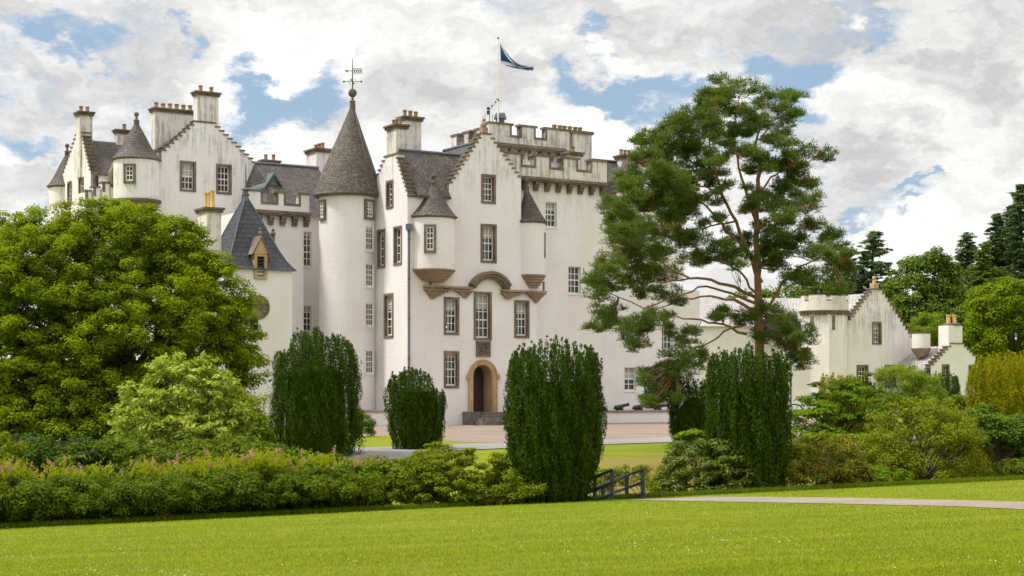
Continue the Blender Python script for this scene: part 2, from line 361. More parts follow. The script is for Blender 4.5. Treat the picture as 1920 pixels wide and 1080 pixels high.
# ------------------------------------------------------------------ building kit
def window(F, px, py, parent, surround=True, cols=3, rows=4, o=0., curved=False, blind=False, deep=.22):
    """one sash window in wall plane F; px, py = outer extents in the photograph, solved on the wall plane. Returns its opening."""
    s0, s1 = F.s(px[0]), F.s(px[1]); sm = (s0+s1)/2; z1, z0 = F.z(sm, py[0]), F.z(sm, py[1])
    return window_at(F, s0, s1, z0, z1, parent, surround, cols, rows, o, curved, blind, deep)
def window_at(F, s0, s1, z0, z1, parent, surround=True, cols=3, rows=4, o=0., curved=False, blind=False, deep=.22):
    bw = .15 if surround else 0
    i0, i1, j0, j1 = s0+bw, s1-bw, z0+bw, z1-bw
    m = MB()
    if surround:
        b0 = o-.12 if curved else o-.02
        pr = o+(.10 if curved else .035)
        m.box(F, s0, i0, z0, z1, b0, pr); m.box(F, i1, s1, z0, z1, b0, pr)
        m.box(F, i0, i1, j1, z1, b0, pr); m.box(F, i0, i1, z0, j0, b0, pr+.02)
        if curved: m.box(F, i0, i1, j0, j1, o-.30, o-.06)
    else:
        if curved:
            m.box(F, s0-.06, i0-.001, z0, z1, o-.12, o+.07, 1); m.box(F, i1+.001, s1+.06, z0, z1, o-.12, o+.07, 1); m.box(F, i0-.06, i1+.06, z1+.001, z1+.06, o-.12, o+.08, 1)
        m.box(F, s0-.05, s1+.05, z0-.09, z0, o-.1, o+.05, 1)
    w = m.build('window', ['stone', 'harl'], parent)
    dp = (o+.045) if curved else (o-deep)
    q = MB(); fr = .055; mu = .022
    q.box(F, i0, i0+fr, j0, j1, dp-.05, dp); q.box(F, i1-fr, i1, j0, j1, dp-.05, dp)
    q.box(F, i0+fr, i1-fr, j1-fr, j1, dp-.05, dp); q.box(F, i0+fr, i1-fr, j0, j0+fr*1.9, dp-.05, dp)
    a0, a1, c0, c1 = i0+fr, i1-fr, j0+fr*1.9, j1-fr
    for k in range(1, cols):
        x = a0+(a1-a0)*k/cols; q.box(F, x-mu, x+mu, c0, c1, dp-.04, dp-.008)
    for k in range(1, rows):
        y = c0+(c1-c0)*k/rows; t = mu*1.6 if k == rows//2 else mu
        q.box(F, a0, a1, y-t, y+t, dp-.042, dp-.004 if k == rows//2 else dp-.006)
    q.build('sash', 'white', w)
    g = MB(); g.box(F, i0, i1, j0, j1, dp-.09, dp-.044)
    rb_ = random.random()
    if not blind and rb_ < .3: g.box(F, a0+.02, a1-.02, c1-(c1-c0)*random.choice((.12, .25, .34)), c1, dp-.0435, dp-.041, 1)
    if not blind and .3 < rb_ < .5: g.box(F, a0, a0+(a1-a0)*.16, c0, c1, dp-.0435, dp-.041, 2); g.box(F, a1-(a1-a0)*.16, a1, c0, c1, dp-.0435, dp-.041, 2)
    if blind: g.box(F, a0+.02, a1-.02, c0+(c1-c0)*.45, c1, dp-.0435, dp-.041, 1)
    g.build('pane', ['glass', 'blind', 'curtain'], w)
    return ([(i0, j0), (i1, j0), (i1, j1), (i0, j1)], deep+.02, 1 if surround else 0)
def crow(s0, z0, sa, za, s1, z1, nl, nr, aw=.5):
    """stepped gable outline, from the right shoulder over the apex to the left shoulder (counter-clockwise)"""
    rt, lf = [], []
    dw, dz = (s1-sa-aw/2)/nr, (za-z1)/nr
    for i in range(nr): rt += [(s1-i*dw, z1+i*dz), (s1-i*dw, z1+(i+1)*dz)]
    rt.append((sa+aw/2, za))
    dw, dz = (sa-aw/2-s0)/nl, (za-z0)/nl
    for i in range(nl): lf += [(s0+i*dw, z0+i*dz), (s0+i*dw, z0+(i+1)*dz)]
    lf.append((sa-aw/2, za)); return rt+lf[::-1]
def gable_coping(F, pts, th, parent, mat='stone'):
    m = MB()
    for i in range(len(pts)-1):
        a, b = pts[i], pts[i+1]
        if abs(a[1]-b[1]) < 1e-6 and abs(a[0]-b[0]) > .02:
            m.box(F, min(a[0], b[0])-.05, max(a[0], b[0])+.05, a[1], a[1]+.09, -th-.05, .06)
    m.build('crow_step_coping', mat, parent)
def block(m, F, w, dp, z0, z1, mat=0, top=True, skip_front=False):
    """vertical box, front plane F from s=0 to w, going back dp"""
    q = [F.p(0, z0), F.p(w, z0), F.p(w, z0, -dp), F.p(0, z0, -dp), F.p(0, z1), F.p(w, z1), F.p(w, z1, -dp), F.p(0, z1, -dp)]
    fs = [(1, 2, 6, 5), (2, 3, 7, 6), (3, 0, 4, 7)] + ([(4, 5, 6, 7)] if top else []) + ([] if skip_front else [(0, 1, 5, 4)])
    for f in fs: m.face([q[i] for i in f], mat)
def chimney(px0, px1, D, ytop, zb, parent, pots=3, front=.75, potm='pot', poth=.42, label=None, ybase=None, harlm='harl_old', potr=.13):
    wpx = px1-px0; wt = wpx*D/FPX; x0 = (px0-CX)*D/FPX
    wd = wt*(1-front)/U[1]; wf = wt*front/U[0]
    P = (x0+wd*U[1], D); F = Face(P, U); zt = ZP(ytop, D)
    m = MB(); m.box(F, 0, wf, zb, zt-.28, -wd, 0)
    for i, (e, h0, h1) in enumerate(((.10, -.28, -.12), (.17, -.12, 0))): m.box(F, -e, wf+e, zt+h0, zt+h1, -wd-e, e, 1)
    o = m.build('chimney', [harlm, 'cap'], parent, label=label)
    for k in range(pots):
        a = wf*(k+.5)/pots if wf > wd else wf/2; b = -wd/2 if wf > wd else -wd*(k+.5)/pots
        c = F.p(a, 0, b); p = MB(); h = poth*random.uniform(.92, 1.06)
        p.lathe((c.x, c.y), [(potr*1.15, zt-.02), (potr*1.15, zt+.06), (potr, zt+.1), (potr*.92, zt+h-.1), (potr*1.14, zt+h-.08), (potr*1.14, zt+h), (potr*.8, zt+h), (potr*.75, zt+h-.2), (0, zt+h-.2)], 10)
        p.build('chimney_pot', potm, o)
    return o
def parapet(F, s0, s1, z0, z1, cren, parent, cz, th=.4, wallm='harl_old', label=None, left_ret=0, cap='stone'):
    """battlement: wall with notches, brown coping that follows the notches. cren = [(sa,sb)], cz = notch floor height"""
    pts = [(s0, z0), (s1, z0), (s1, z1)]
    for a, b in sorted(cren, reverse=True): pts += [(b, z1), (b, cz), (a, cz), (a, z1)]
    pts.append((s0, z1)); m = MB(); m.prism(F, pts, -th, 0, 0, 0)
    edges = [s0]+[x for c in sorted(cren) for x in c]+[s1]
    e = .05
    for i in range(0, len(edges), 2): m.box(F, edges[i]-(.14 if i else .05), edges[i+1]+(.14 if i+2 < len(edges) else .05), z1, z1+.13, -th-e, e+.01, 1)
    for a, b in cren:
        m.box(F, a-.14, b+.14, cz-.15, cz+.0, -th-.03, .03, 1); m.box(F, a-.14, a, cz+.0, z1, -th-.03, .03, 1); m.box(F, b, b+.14, cz+.0, z1, -th-.03, .03, 1)
    return m.build('parapet', [wallm, cap], parent, label=label)
def corbels(F, s0, s1, z, parent, step=.78, proj=.42, big=1.):
    m = MB(); h = .16*big
    m.box(F, s0-.05, s1+.05, z, z+h, -.2, proj+.12); m.box(F, s0, s1, z-.09*big, z-.002, -.2, proj+.03)
    n = max(1, int((s1-s0)/step))
    for k in range(n+1):
        a = s0+.12+(s1-s0-.24)*k/n; w = .15*big
        for i in range(3): m.box(F, a-w, a+w, z-.09*big-.17*big*(i+1), z-.092*big-.17*big*i, -.2, proj*(.95-.28*i))
    return m.build('corbel_table', 'stone', parent)
def cyl_wall(c, r, z0, z1, parent, name='turret_wall', mat='harl', seg=48, label=None, smooth=True):
    m = MB(); a = -math.pi/2; m.lathe(c, [(r, z0), (r, z1)], seg, 0, a, a+2*math.pi, smooth=smooth); m.lathe(c, [(r, z1), (0, z1)], seg, 0, a, a+2*math.pi, smooth=smooth)
    return m.build(name, mat, parent, label=label)
def cone(c, r, z0, z1, parent, apex=(0, 0), mat='slate', seg=48, flare=.10, finial=True, ballr=.17, cap='cap'):
    n = 14; pr = [(r*.9, z0-.12, 1), (r*1.0, z0-.02, 1), (r*1.02, z0, 0)]
    for i in range(1, n+1):
        t = i/n; pr.append((max(r*(1-t)*(1-flare*4*t*(1-t)*(1-t)), .0 if i == n else .03), z0+(z1-z0)*t, 0))
    m = MB(); m.lathe(c, pr, seg, 0, apex=apex)
    o = m.build('cone_roof', [mat, 'stone'], parent)
    if finial:
        x, y = c[0]+apex[0], c[1]+apex[1]; f = MB()
        f.lathe((x, y), [(.20, z1-.55), (.17, z1-.1), (.21, z1), (.11, z1+.06), (.07, z1+.2), (.1, z1+.22), (0, z1+.24)], 12)
        f.ball((x, y, z1+.24+ballr), ballr); f.build('finial', cap, o)
    return o
def corbel_bowl(c, r, ztop, h, parent, rings=6, mat='stone', k=.15):
    m = MB(); pr = [(.02, ztop-h)]
    for i in range(rings):
        t = i/rings; r0 = r*(k+(1-k)*((i+1)/rings)**.62); z = ztop-h+h*t; hh = h/rings
        pr += [(r0*.93, z+.02), (r0*.97, z+hh*.25), (r0, z+hh*.6), (r0*.99, z+hh*.93)]
    pr.append((r*1.0, ztop)); m.lathe(c, pr, 40)
    return m.build('corbel', mat, parent)
def pipe(x, y, z0, z1, parent, r=.06, hopper=False):
    m = MB(); m.tube([(x, y, z0), (x, y, z1)], r, 8)
    z = z0+1.5
    while z < z1: m.lathe((x, y), [(r, z-.05), (r*1.6, z-.04), (r*1.6, z+.04), (r, z+.05)], 8); z += 2.4
    if hopper: m.bxyz((x-.2, y-.18, z1-.1), (x+.2, y+.15, z1+.25))
    m.build('drainpipe', 'lead', parent)

# ------------------------------------------------------------------ the castle
castle = thing('castle', 'large white harled castle with conical slate turrets, crow-stepped gables and battlements', 'castle', (0, 100, 0))
C0 = at(764, 97.0)

# -- entrance tower
F1 = Face(C0, U); Z1 = F1.zp
sR = F1.s(1007); sGr = F1.s(977); sGl = F1.s(842); sA = F1.s(911)
zE = Z1(770, 368); zT = Z1(990, 420); zApex = Z1(911, 252); zGl = Z1(842, 352); zGr = Z1(977, 340)
holes = []
def w1(px, py, **k): holes.append(window(F1, px, py, castle, **k))
w1((902, 929.5), (327, 382)); w1((901, 931), (420, 493), rows=4)
w1((888, 922), (547, 638), rows=5); w1((832, 861), (557, 628)); w1((964, 992.5), (563, 634)); w1((832, 861), (658, 728), blind=False)
# arched doorway
d0, d1 = F1.s(886.5), F1.s(922.5); dr = (d1-d0)/2; dzb = Z1(905, 773); dzt = Z1(905, 684); dc = (d0+d1)/2
def arch(s0, s1, zb, zs, n=14):
    c, r = (s0+s1)/2, (s1-s0)/2
    return [(s0, zb), (s1, zb)]+[(c+r*math.cos(math.pi*k/n), zs+r*math.sin(math.pi*k/n)) for k in range(n+1)]
door_poly = arch(d0, d1, dzb, dzt-dr)
holes.append((door_poly, 1.05, 2))
st = crow(sGl, zGl, sA, zApex, sGr, zGr, 12, 11, .35)
outl = [(0, -.2), (sR, -.2), (sR, zT), (sGr, zT)]+st+[(sGl, zE), (0, zE)]
wl = MB(); wl.skin(F1, outl, holes, 0)
TH = .55
for i in range(2, len(outl)-1):      # top and side thickness of the gable wall
    a, b = outl[i], outl[i+1]; wl.face([F1.p(*b), F1.p(*b, -TH), F1.p(*a, -TH), F1.p(*a)], 1 if i > 2+len(st)/2 else 0)
gb = [(sGr, zT)]+st+[(sGl, zE)]
for tri in geometry.tessellate_polygon([[Vector((a, b, 0)) for a, b in gb]]): wl.face([F1.p(gb[i][0], gb[i][1], -TH) for i in tri], 0)
F2 = Face((C0[0]+V[0]*5.2, C0[1]+V[1]*5.2), NV)   # left-hand face of the entrance tower
w2 = 5.2
h2 = []
def wv_(px, py, **k): h2.append(window(F2, px, py, castle, **k))
wv_((724, 738), (338, 391), cols=2, deep=.16); wv_((707.5, 722.5), (430, 503), cols=2, rows=4, deep=.16); wv_((738, 754), (424, 497), cols=2, rows=4, deep=.16); wv_((720, 738), (550, 634), cols=2, rows=5, deep=.16)
a2 = F2.s(733); z2a = F2.z(a2, 292); z2l = F2.zp(706, 342); z2r = F2.zp(765, 366)
st2 = crow(F2.s(699)+.0, z2l-.3, a2, z2a, w2, z2r, 7, 10, 1.2)
outl2 = [(0, -.2), (w2, -.2)]+st2+[(0, z2l-.3)]
wl.skin(F2, outl2, h2, 0)
for i in range(2, len(outl2)-1):
    a, b = outl2[i], outl2[i+1]; wl.face([F2.p(*b), F2.p(*b, -TH), F2.p(*a, -TH), F2.p(*a)], 1 if i < 2+len(st2)/2 else 0)
for tri in geometry.tessellate_polygon([[Vector((a, b, 0)) for a, b in st2]]): wl.face([F2.p(st2[i][0], st2[i][1], -TH) for i in tri], 0)
e = F1.p(sR, 0)     # right and back sides
FR = Face((e.x, e.y), V); wl.face([FR.p(0, -.2), FR.p(6, -.2), FR.p(6, zT), FR.p(0, zT)], 0)
wl.face([FR.p(0, zT), FR.p(2.5, zT), F1.p(sGr-.6, zT, -2.5), F1.p(sGr-.6, zT)], 0)
wl.build('tower_wall', ['harl', 'stone', 'gold'], castle)
gable_coping(F1, st, TH, castle); gable_coping(F2, st2, TH, castle)
# roofs
r = MB(); zr = Z1(835, 283)+.05
ov = .25
FM = F2.shift(-TH-.01)
slp = (zr+.12-zE-.08)/(a2-w2-ov)
r.prism(FM, [(w2+ov, zE-.05), (w2+ov, zE+.08), (a2, zr+.12), (-.5, z2l-.2), (-.5, z2l-.4)], -(sGl-TH), 0)
r.prism(FM, [(w2-.6, zE-.05), (w2-.6, zE+.08+slp*(-.6-ov)), (a2, zr+.115), (.2, z2l), (.2, z2l-.4)], -(sGr-TH-.4), -(sGl-TH)+.01)
r.build('roof', 'slate', castle)
r = MB(); FG = F1.shift(-TH-.01)
r.prism(FG, [(sGl-.3, zGl-.4), (sGr, zGr-.3), (sGr+.0, zGr-.15), (sA, zApex-.38), (sGl-.3, zGl-.25)], -4.8, 0)
r.build('roof', 'slate', castle)
g_ = MB(); g_.tube([F1.p(sGl-.35, zE+.05, -.2), F1.p(-.05, zE+.05, .12)], .09, 8); g_.build('gutter', 'lead', castle); g_ = MB(); g_.tube([FG.p(sA, zApex-.34, 0), FG.p(sA, zApex-.34, -4.8)], .1, 6)
g_.build('ridge', 'lead', castle); g_ = MB(); g_.tube([FM.p(a2, zr+.14, 0), FM.p(a2, zr+.14, -5.6)], .1, 6)
vx = FM.p(a2, zr+.1, -4.3)
g_.build('ridge', 'lead', castle)
# apex ornament of the front gable
a_ = MB(); p0 = F1.p(sA, zApex, -.28)
a_.box(F1, sA-.2, sA+.2, zApex+.09, zApex+.45, -.45, -.08); a_.ball((p0.x, p0.y, zApex+.62), .2, sq=1.1); a_.ball((p0.x+.05, p0.y, zApex+.95), .1)
a_.build('finial', 'stone_red', castle)
chimney(722.5, 762, 99.6, 232, 15.6, castle, 3, .5, label='chimney stack on the left gable of the entrance tower', potr=.11)
chimney(747, 789, 103.5, 217, 15.2, castle, 3, .72, potr=.13)

# -- stair tower
DT = 101.0; cT = at(652, DT); rT = 54.0*DT/FPX
zTe = ZP(369, DT)
cyl_wall(cT, rT, -.2, zTe, castle, 'stair_tower_wall', 'harl', 72)
cone(cT, 64*DT/FPX, zTe, ZP(190, DT), castle, apex=(9*DT/FPX, 0), mat='slate_cone', seg=72, flare=-.10, ballr=.28)
hp = MB(); top = Vector((cT[0]+9*DT/FPX, cT[1], ZP(190, DT)))
hp.tube([Vector((cT[0]+2.14*math.cos(R(-38)), cT[1]+2.12*math.sin(R(-38)), zTe+.06)), top.lerp(Vector((cT[0]+1.45*math.cos(R(-38)), cT[1]+1.45*math.sin(R(-38)), zTe+2.5)), .98), top], .035, 5); hp.build('lightning_strip', 'lead', castle)
wvn = MB(); zz = ZP(186, DT)+.5; X, Y = top.x, top.y
wvn.tube([(X, Y, zz-.3), (X, Y, zz+2.05)], [.05, .02], 6)
z_ = ZP(153, DT)
for d in ((1, 0), (0, 1)): wvn.tube([(X-.55*d[0], Y-.55*d[1], z_), (X+.55*d[0], Y+.55*d[1], z_)], .02, 5)
for d in ((-1, 0), (1, 0), (0, -1), (0, 1)): wvn.ball((X+.55*d[0], Y+.55*d[1], z_), .065)
for k in (-1, 1): wvn.tube([(X+.1*k, Y, z_-.22), (X+.28*k, Y, z_), (X+.1*k, Y, z_+.2)], .014, 4)
z_ = ZP(133, DT)
wvn.tube([(X-.36, Y, z_), (X+.6, Y, z_)], .02, 5); wvn.face([(X-.5, Y, z_), (X-.3, Y-.03, z_-.09), (X-.3, Y+.03, z_+.09)])
for q in ((.1, .14), (.1, -.14)): wvn.tube([(X+.02, Y, z_+q[1]), (X+.6, Y, z_+q[1])], .016, 4)
for k in range(4): wvn.tube([(X+.05+.14*k, Y, z_-.14), (X+.19+.14*k, Y, z_+.14)], .014, 4); wvn.tube([(X+.05+.14*k, Y, z_+.14), (X+.19+.14*k, Y, z_-.14)], .014, 4)
wvn.build('weather_vane', 'iron', castle)
def cyl_face(c, r, px):
    """tangent plane of a round wall at the photograph column px"""
    k = (px-CX)/FPX; A = 1+k*k; B = -2*(k*c[0]+c[1]); C = c[0]**2+c[1]**2-r*r
    Y = (-B-math.sqrt(max(B*B-4*A*C, 0)))/(2*A); X = k*Y; n = Vector((X-c[0], Y-c[1])).normalized()
    return Face((X, Y), (-n.y, n.x))
def cyl_win(c, r, px, py, parent, w=None, **k):
    F = cyl_face(c, r, (px[0]+px[1])/2); D = F.O[1]
    w = w or abs(F.s(px[1])-F.s(px[0])); return window_at(F, -w/2, w/2, ZP(py[1], D), ZP(py[0], D), parent, curved=True, **k)
cyl_win(cT, rT, (598, 612), (375, 413), castle, w=.75, cols=2, rows=4)
cyl_win(cT, rT, (683, 701), (374, 412), castle, w=.85, cols=3, rows=4)
for y0, y1 in ((425, 470), (495, 538), (569, 612), (657, 701)): cyl_win(cT, rT, (684, 699), (y0, y1), castle, w=.66, cols=3, rows=4 if y1-y0 > 40 else 3, surround=False)
p_ = cyl_face(cT, rT, 704.5).p(0, 0, .1); pipe(p_.x, p_.y, .8, zTe-.1, castle)
p_ = F1.p(.05, 0, .12); pipe(p_.x, p_.y, .2, Z1(764, 428), castle, hopper=True)

# -- turrets of the entrance front
ct = F1.p(F1.s(812), 0, -.15); ct = (ct.x, ct.y); DTl = ct[1]; rl = 43.2*DTl/FPX
cyl_wall(ct, rl, ZP(505, DTl-rl), ZP(407, DTl), castle)
cone(ct, 48*DTl/FPX, ZP(408, DTl), ZP(342, DTl), castle, apex=(3*DTl/FPX, .1), flare=.10)
corbel_bowl((ct[0], ct[1]), rl*1.03, ZP(503, DTl-rl), .74, castle, 5, 'stone_red', .35)
cyl_win(ct, rl, (796, 817), (421, 474), castle, w=.74, cols=2, rows=4)
ct2 = F1.p(F1.s(1000), 0, -.25); ct2 = (ct2.x, ct2.y); D2_ = ct2[1]; r2 = 27*D2_/FPX
cyl_wall(ct2, r2, ZP(515, D2_-r2), ZP(416, D2_), castle)
cone(ct2, 31*D2_/FPX, ZP(417, D2_), ZP(350, D2_), castle, apex=(-9*D2_/FPX, .1), flare=.15)
corbel_bowl(ct2, r2*1.03, ZP(514, D2_-r2), .85, castle, 5, 'stone_red', .2)
Fs = cyl_face(ct2, r2, 1021.5); m = MB(); m.box(Fs, -.09, .09, ZP(485, D2_), ZP(437, D2_), -.1, .03); m.build('slit_window', 'stone', castle)
# -- string courses, pendants and arched hood over the centre bay
m = MB()
def pend(px, py0, hgt, wpx0, wpx1, steps=6, proj=.26):
    s = F1.s(px); zt = F1.z(s, py0); a0, a1 = F1.s(wpx0), F1.s(wpx1); h = hgt/steps
    for i in range(steps):
        t = (i/(steps-.2))**.8; m.box(F1, a0+(s-.04-a0)*t, a1+(s+.04-a1)*t, zt-h*(i+1)+.015, zt-h*i, -.05, proj*(1-.7*t))
        m.box(F1, a0+(s-.04-a0)*t-.02, a1+(s+.04-a1)*t+.02, zt-h*(i+1), zt-h*(i+1)+.015, -.05, proj*(1-.7*t)+.02)
pend(809, 541, .62, 794, 846); pend(872, 545, .46, 851, 884)
za, zb_ = Z1(820, 540), Z1(985, 548)
m.box(F1, F1.s(793), F1.s(884), za, za+.13, -.05, .34); m.box(F1, F1.s(804.5), F1.s(808), za+.13, Z1(806, 515), -.02, .12)
m.build('string_course', 'stone_red', castle); m = MB()
pend(950, 549, .42, 938, 977); pend(1005, 550, .60, 985, 1020)
m.box(F1, F1.s(938), F1.s(1021), zb_-.02, zb_+.11, -.05, .34)
m.box(F1, F1.s(1018), F1.s(1020), zb_+.11, Z1(1019, 528), -.05, .1)
m.build('string_course', 'stone_red', castle)
m = MB(); ha, hb = F1.s(878), F1.s(953); hc = (ha+hb)/2; hw = (hb-ha)/2; zh0 = Z1(880, 533); zh1 = Z1(915, 512); rise = zh1-zh0+.1
rad = (hw*hw+rise*rise)/(2*rise); zc = zh0+rise-rad; an = math.asin(min(1, hw/rad)); nseg = 18
for (ro, ri, pj) in ((rad, rad-.17, .50), (rad-.17, rad-.34, .40), (rad-.34, rad-.48, .28)):
    for k in range(nseg):
        a, b = -an+2*an*k/nseg, -an+2*an*(k+1)/nseg
        P = lambda t, q: (hc+q*math.sin(t), zc+q*math.cos(t))
        m.prism(F1, [P(a, ri), P(b, ri), P(b, ro), P(a, ro)], -.05, pj)
m.box(F1, ha-.0, ha+.34, Z1(880, 541), zh0-.05, -.05, .24, 0); m.box(F1, hb-.36, hb, Z1(950, 549), zh0-.05, -.05, .24, 0)
m.build('arched_hood', 'stone', castle)
# -- doorway
m = MB(); n = 20; zs = dzt-dr
for (q0, q1, pj) in ((0, .10, .06), (.10, .26, .10), (.26, .34, .15)):
    for k in range(n):
        a, b = math.pi*k/n, math.pi*(k+1)/n
        m.prism(F1, [(dc+(dr+q0)*math.cos(a), zs+(dr+q0)*math.sin(a)), (dc+(dr+q1)*math.cos(a), zs+(dr+q1)*math.sin(a)), (dc+(dr+q1)*math.cos(b), zs+(dr+q1)*math.sin(b)), (dc+(dr+q0)*math.cos(b), zs+(dr+q0)*math.sin(b))], -.03, pj)
    for sg in (-1, 1):
        a, b = sorted((dc+sg*(dr+q0), dc+sg*(dr+q1))); m.box(F1, a, b, dzb, zs, -.03, pj)
for sg in (-1, 1):
    for k in range(5):
        c = F1.p(dc+sg*(dr+.40+.05*math.cos(k*1.3)), zs-.05+.1*math.sin(k*1.3), .14); m.ball(c, .085)
m.build('doorway_arch', 'gold', castle)
m = MB(); m.prism(F1, arch(d0-.1, d1+.1, dzb-.05, zs), -1.15, -1.02)
for k in range(9): s = d0+(d1-d0)*(k+.5)/9; m.box(F1, s-.012, s+.012, dzb, zs+dr*.6, -1.03, -1.0)
dd = m.build('door', 'door', castle)
for zh in (dzb+.45, zs-.1): m = MB(); m.box(F1, d0+.05, d0+.9, zh, zh+.07, -1.0, -.985); m.build('hinge', 'iron', dd)
# coat of arms panel: plain carved slab with a shield and two supporters
m = MB(); q0, q1, qz0, qz1 = F1.s(892.5), F1.s(918.5), Z1(905, 668.5), Z1(905, 640)
m.box(F1, q0, q1, qz0, qz1, -.03, .05)
for b in ((q0, q0+.08, qz0, qz1), (q1-.08, q1, qz0, qz1), (q0, q1, qz0, qz0+.07), (q0, q1, qz1-.07, qz1)): m.box(F1, b[0]-.01, b[1]+.01, b[2]-.01, b[3]+.01, -.02, .10)
qc, qm = (q0+q1)/2, (qz0+qz1)/2; sc_ = (q1-q0)
m.prism(F1, [(qc, qm-.24*sc_), (qc+.14*sc_, qm-.08*sc_), (qc+.14*sc_, qm+.14*sc_), (qc-.14*sc_, qm+.14*sc_), (qc-.14*sc_, qm-.08*sc_)], .04, .11, 1, 1)
for sg in (-1, 1):
    for (a, b, r_) in ((.23, -.22, .05), (.22, -.08, .06), (.24, .06, .055), (.21, .18, .05), (.3, .14, .035), (.3, -.2, .035), (.12, .27, .05), (.26, .3, .05)): m.ball(F1.p(qc+sg*a*sc_, qm+b*sc_, .06), r_*sc_, 1)
for k in (-.07, 0, .07): m.ball(F1.p(qc+k*sc_, qm+(.28+.02*(k == 0))*sc_, .06), .05*sc_, 1)
m.box(F1, q0+.14, q1-.14, qz0+.08, qz0+.17, .04, .09, 1)
m.build('coat_of_arms', ['stone', 'cap'], castle)
# steps and rough piers in front of the door
m = MB(); s0, s1 = F1.s(878), F1.s(949)
zt = dzb-.02; n = 4
for k in range(n): m.box(F1, s0+.05, s1, -.1, zt-zt*k/n-.0, .0 if k == 0 else 1.2+.34*(k-1), 1.2+.34*k); m.box(F1, s0+.03, s1+.02, zt-zt*k/n, zt-zt*k/n+.04, .0 if k == 0 else 1.2+.34*(k-1), 1.2+.34*k+.03)
m.build('doorstep', 'stone', castle)
m = MB(); m.box(F1, F1.s(867), s0+.35, -.1, dzb+.05, .02, 1.35); m.box(F1, F1.s(867)+.1, s0+.95, -.1, dzb-.35, 1.36, 2.2)
m.build('step_pier', 'rubble', castle); m = MB(); m.box(F1, s1, s1+.55, -.1, dzb+.05, .02, 1.35); m.build('step_pier', 'rubble', castle)
# amber lamp seen behind a lower pane
b_ = MB(); b_.ball(F1.p(F1.s(838), Z1(838, 613), -.17), .085); b_.build('lamp', 'lamp', castle)

# -- square keep behind, right of the entrance tower
FK = Face((F1.p(sR, 0, -1.2).x, F1.p(sR, 0, -1.2).y), U)
sK = FK.s(1128); hk = []
def wk(px, py, **k): hk.append(window(FK, px, py, castle, surround=False, **k))
wk((1023, 1044), (379, 426)); wk((1066, 1089), (500, 551))
zKp = FK.z(sK, 349); zKt = FK.z(sK, 306)
m = MB(); m.skin(FK, [(-3.2, 0), (sK, 0), (sK, zKp+.1), (-3.2, zKp+.1)], hk, 0)
FKs = Face(tuple(FK.p(-3.2, 0).xy), U); block(m, FKs, sK+3.2, 8.5, -.2, zKp+.3, 0, True, True)
m.build('keep_wall', ['harl', 'stone', 'gold'], castle)
FKp = FK.shift(.40)
s_ = FKp.s
cr = [(s_(980), s_(1001)), (s_(1033), s_(1053)), (s_(1084), s_(1106))]
sKe = s_(1138)
parapet(FKp, -3.0, sKe, zKp+.15, zKt, cr, castle, zKt-.62, wallm='harl_old', label='lower battlement of the square keep')
corbels(FK, -3.0, sKe-.05, zKp-.0, castle, .82, .42, 1.1)
# upper stage (cap house)
OU = at(918, 105.0); FU = Face(OU, U); sU = FU.s(1104); zU = FU.z(0, 232); zUb = FU.z(0, 286)
FUl = Face((OU[0]+V[0]*5, OU[1]+V[1]*5), NV)
m = MB(); block(m, Face(OU, U), sU, 5, 15, zUb+.6, 0); m.build('keep_upper_wall', 'harl_old', castle)
q = FU.s
parapet(FU.shift(.15), -.15, q(1068), zUb+.62, zU, [(q(957), q(973)), (q(1002), q(1020))], castle, zU-.62, label='upper battlement of the square keep')
parapet(FUl.shift(.15), .2, 4.75, zUb+.62, zU-.25, [(FUl.s(862), FUl.s(872)), (FUl.s(884), FUl.s(894))], castle, zU-.75, label='left return of the upper battlement')
corbels(FU, -.1, q(1052), zUb+.45, castle, .75, .42, 1.2); corbels(FUl, .3, 4.9, zUb+.45, castle, .75, .3, 1.)
m = MB(); m.box(FU, q(1070), sU, 15, zU-.12, -1.3, .35); m.box(FU, q(1066), sU+.12, zU-.12, zU+.08, -1.4, .45, 1)
o = m.build('chimney', ['harl_old', 'cap'], castle, label='wide stained chimney stack at the right end of the keep')
for k, px in enumerate((1047, 1057, 1066, 1076, 1086, 1095)):
    c = FU.p(q(px), 0, -.5); p = MB(); zt = zU+.05
    p.lathe(c.xy, [(.15, zt), (.14, zt+.3), (.17, zt+.32), (.17, zt+.42), (.12, zt+.42), (.12, zt+.2), (0, zt+.2)], 10); p.build('chimney_pot', 'pot', o)
chimney(1058, 1091, 105.9, 284, 16.6, castle, 1, .7, harlm='harl_old')
# small lead-roofed hatch and the flagpole on the roof
c = at(938, 107)
m = MB(); z = ZP(226, 107); m.bxyz((c[0]-.28, c[1]-.3, z-.25), (c[0]+.28, c[1]+.3, z+.12))
m.hexa([(c[0]-.42, c[1]-.45, z+.12), (c[0]+.42, c[1]-.45, z+.12), (c[0]+.42, c[1]+.45, z+.12), (c[0]-.42, c[1]+.45, z+.12), (c[0]-.3, c[1]-.25, z+.48), (c[0]+.3, c[1]-.25, z+.48), (c[0]+.3, c[1]+.25, z+.48), (c[0]-.3, c[1]+.25, z+.48)])
m.build('roof_hatch', 'lead', castle)
pc = at(934, 106.6); zp0, zp1 = ZP(228, 106.6), ZP(73, 106.6)
t_ = thing('flagpole', 'tall white flagpole standing on top of the battlemented keep', 'flagpole', (pc[0], pc[1], zp0))
m = MB(); m.tube([(pc[0], pc[1], zp0-.3), (pc[0], pc[1], zp1)], [.065, .035], 10); m.build('pole', 'white', t_)
m = MB(); m.ball((pc[0], pc[1], zp1+.05), .07); m.build('finial', 'iron', t_)
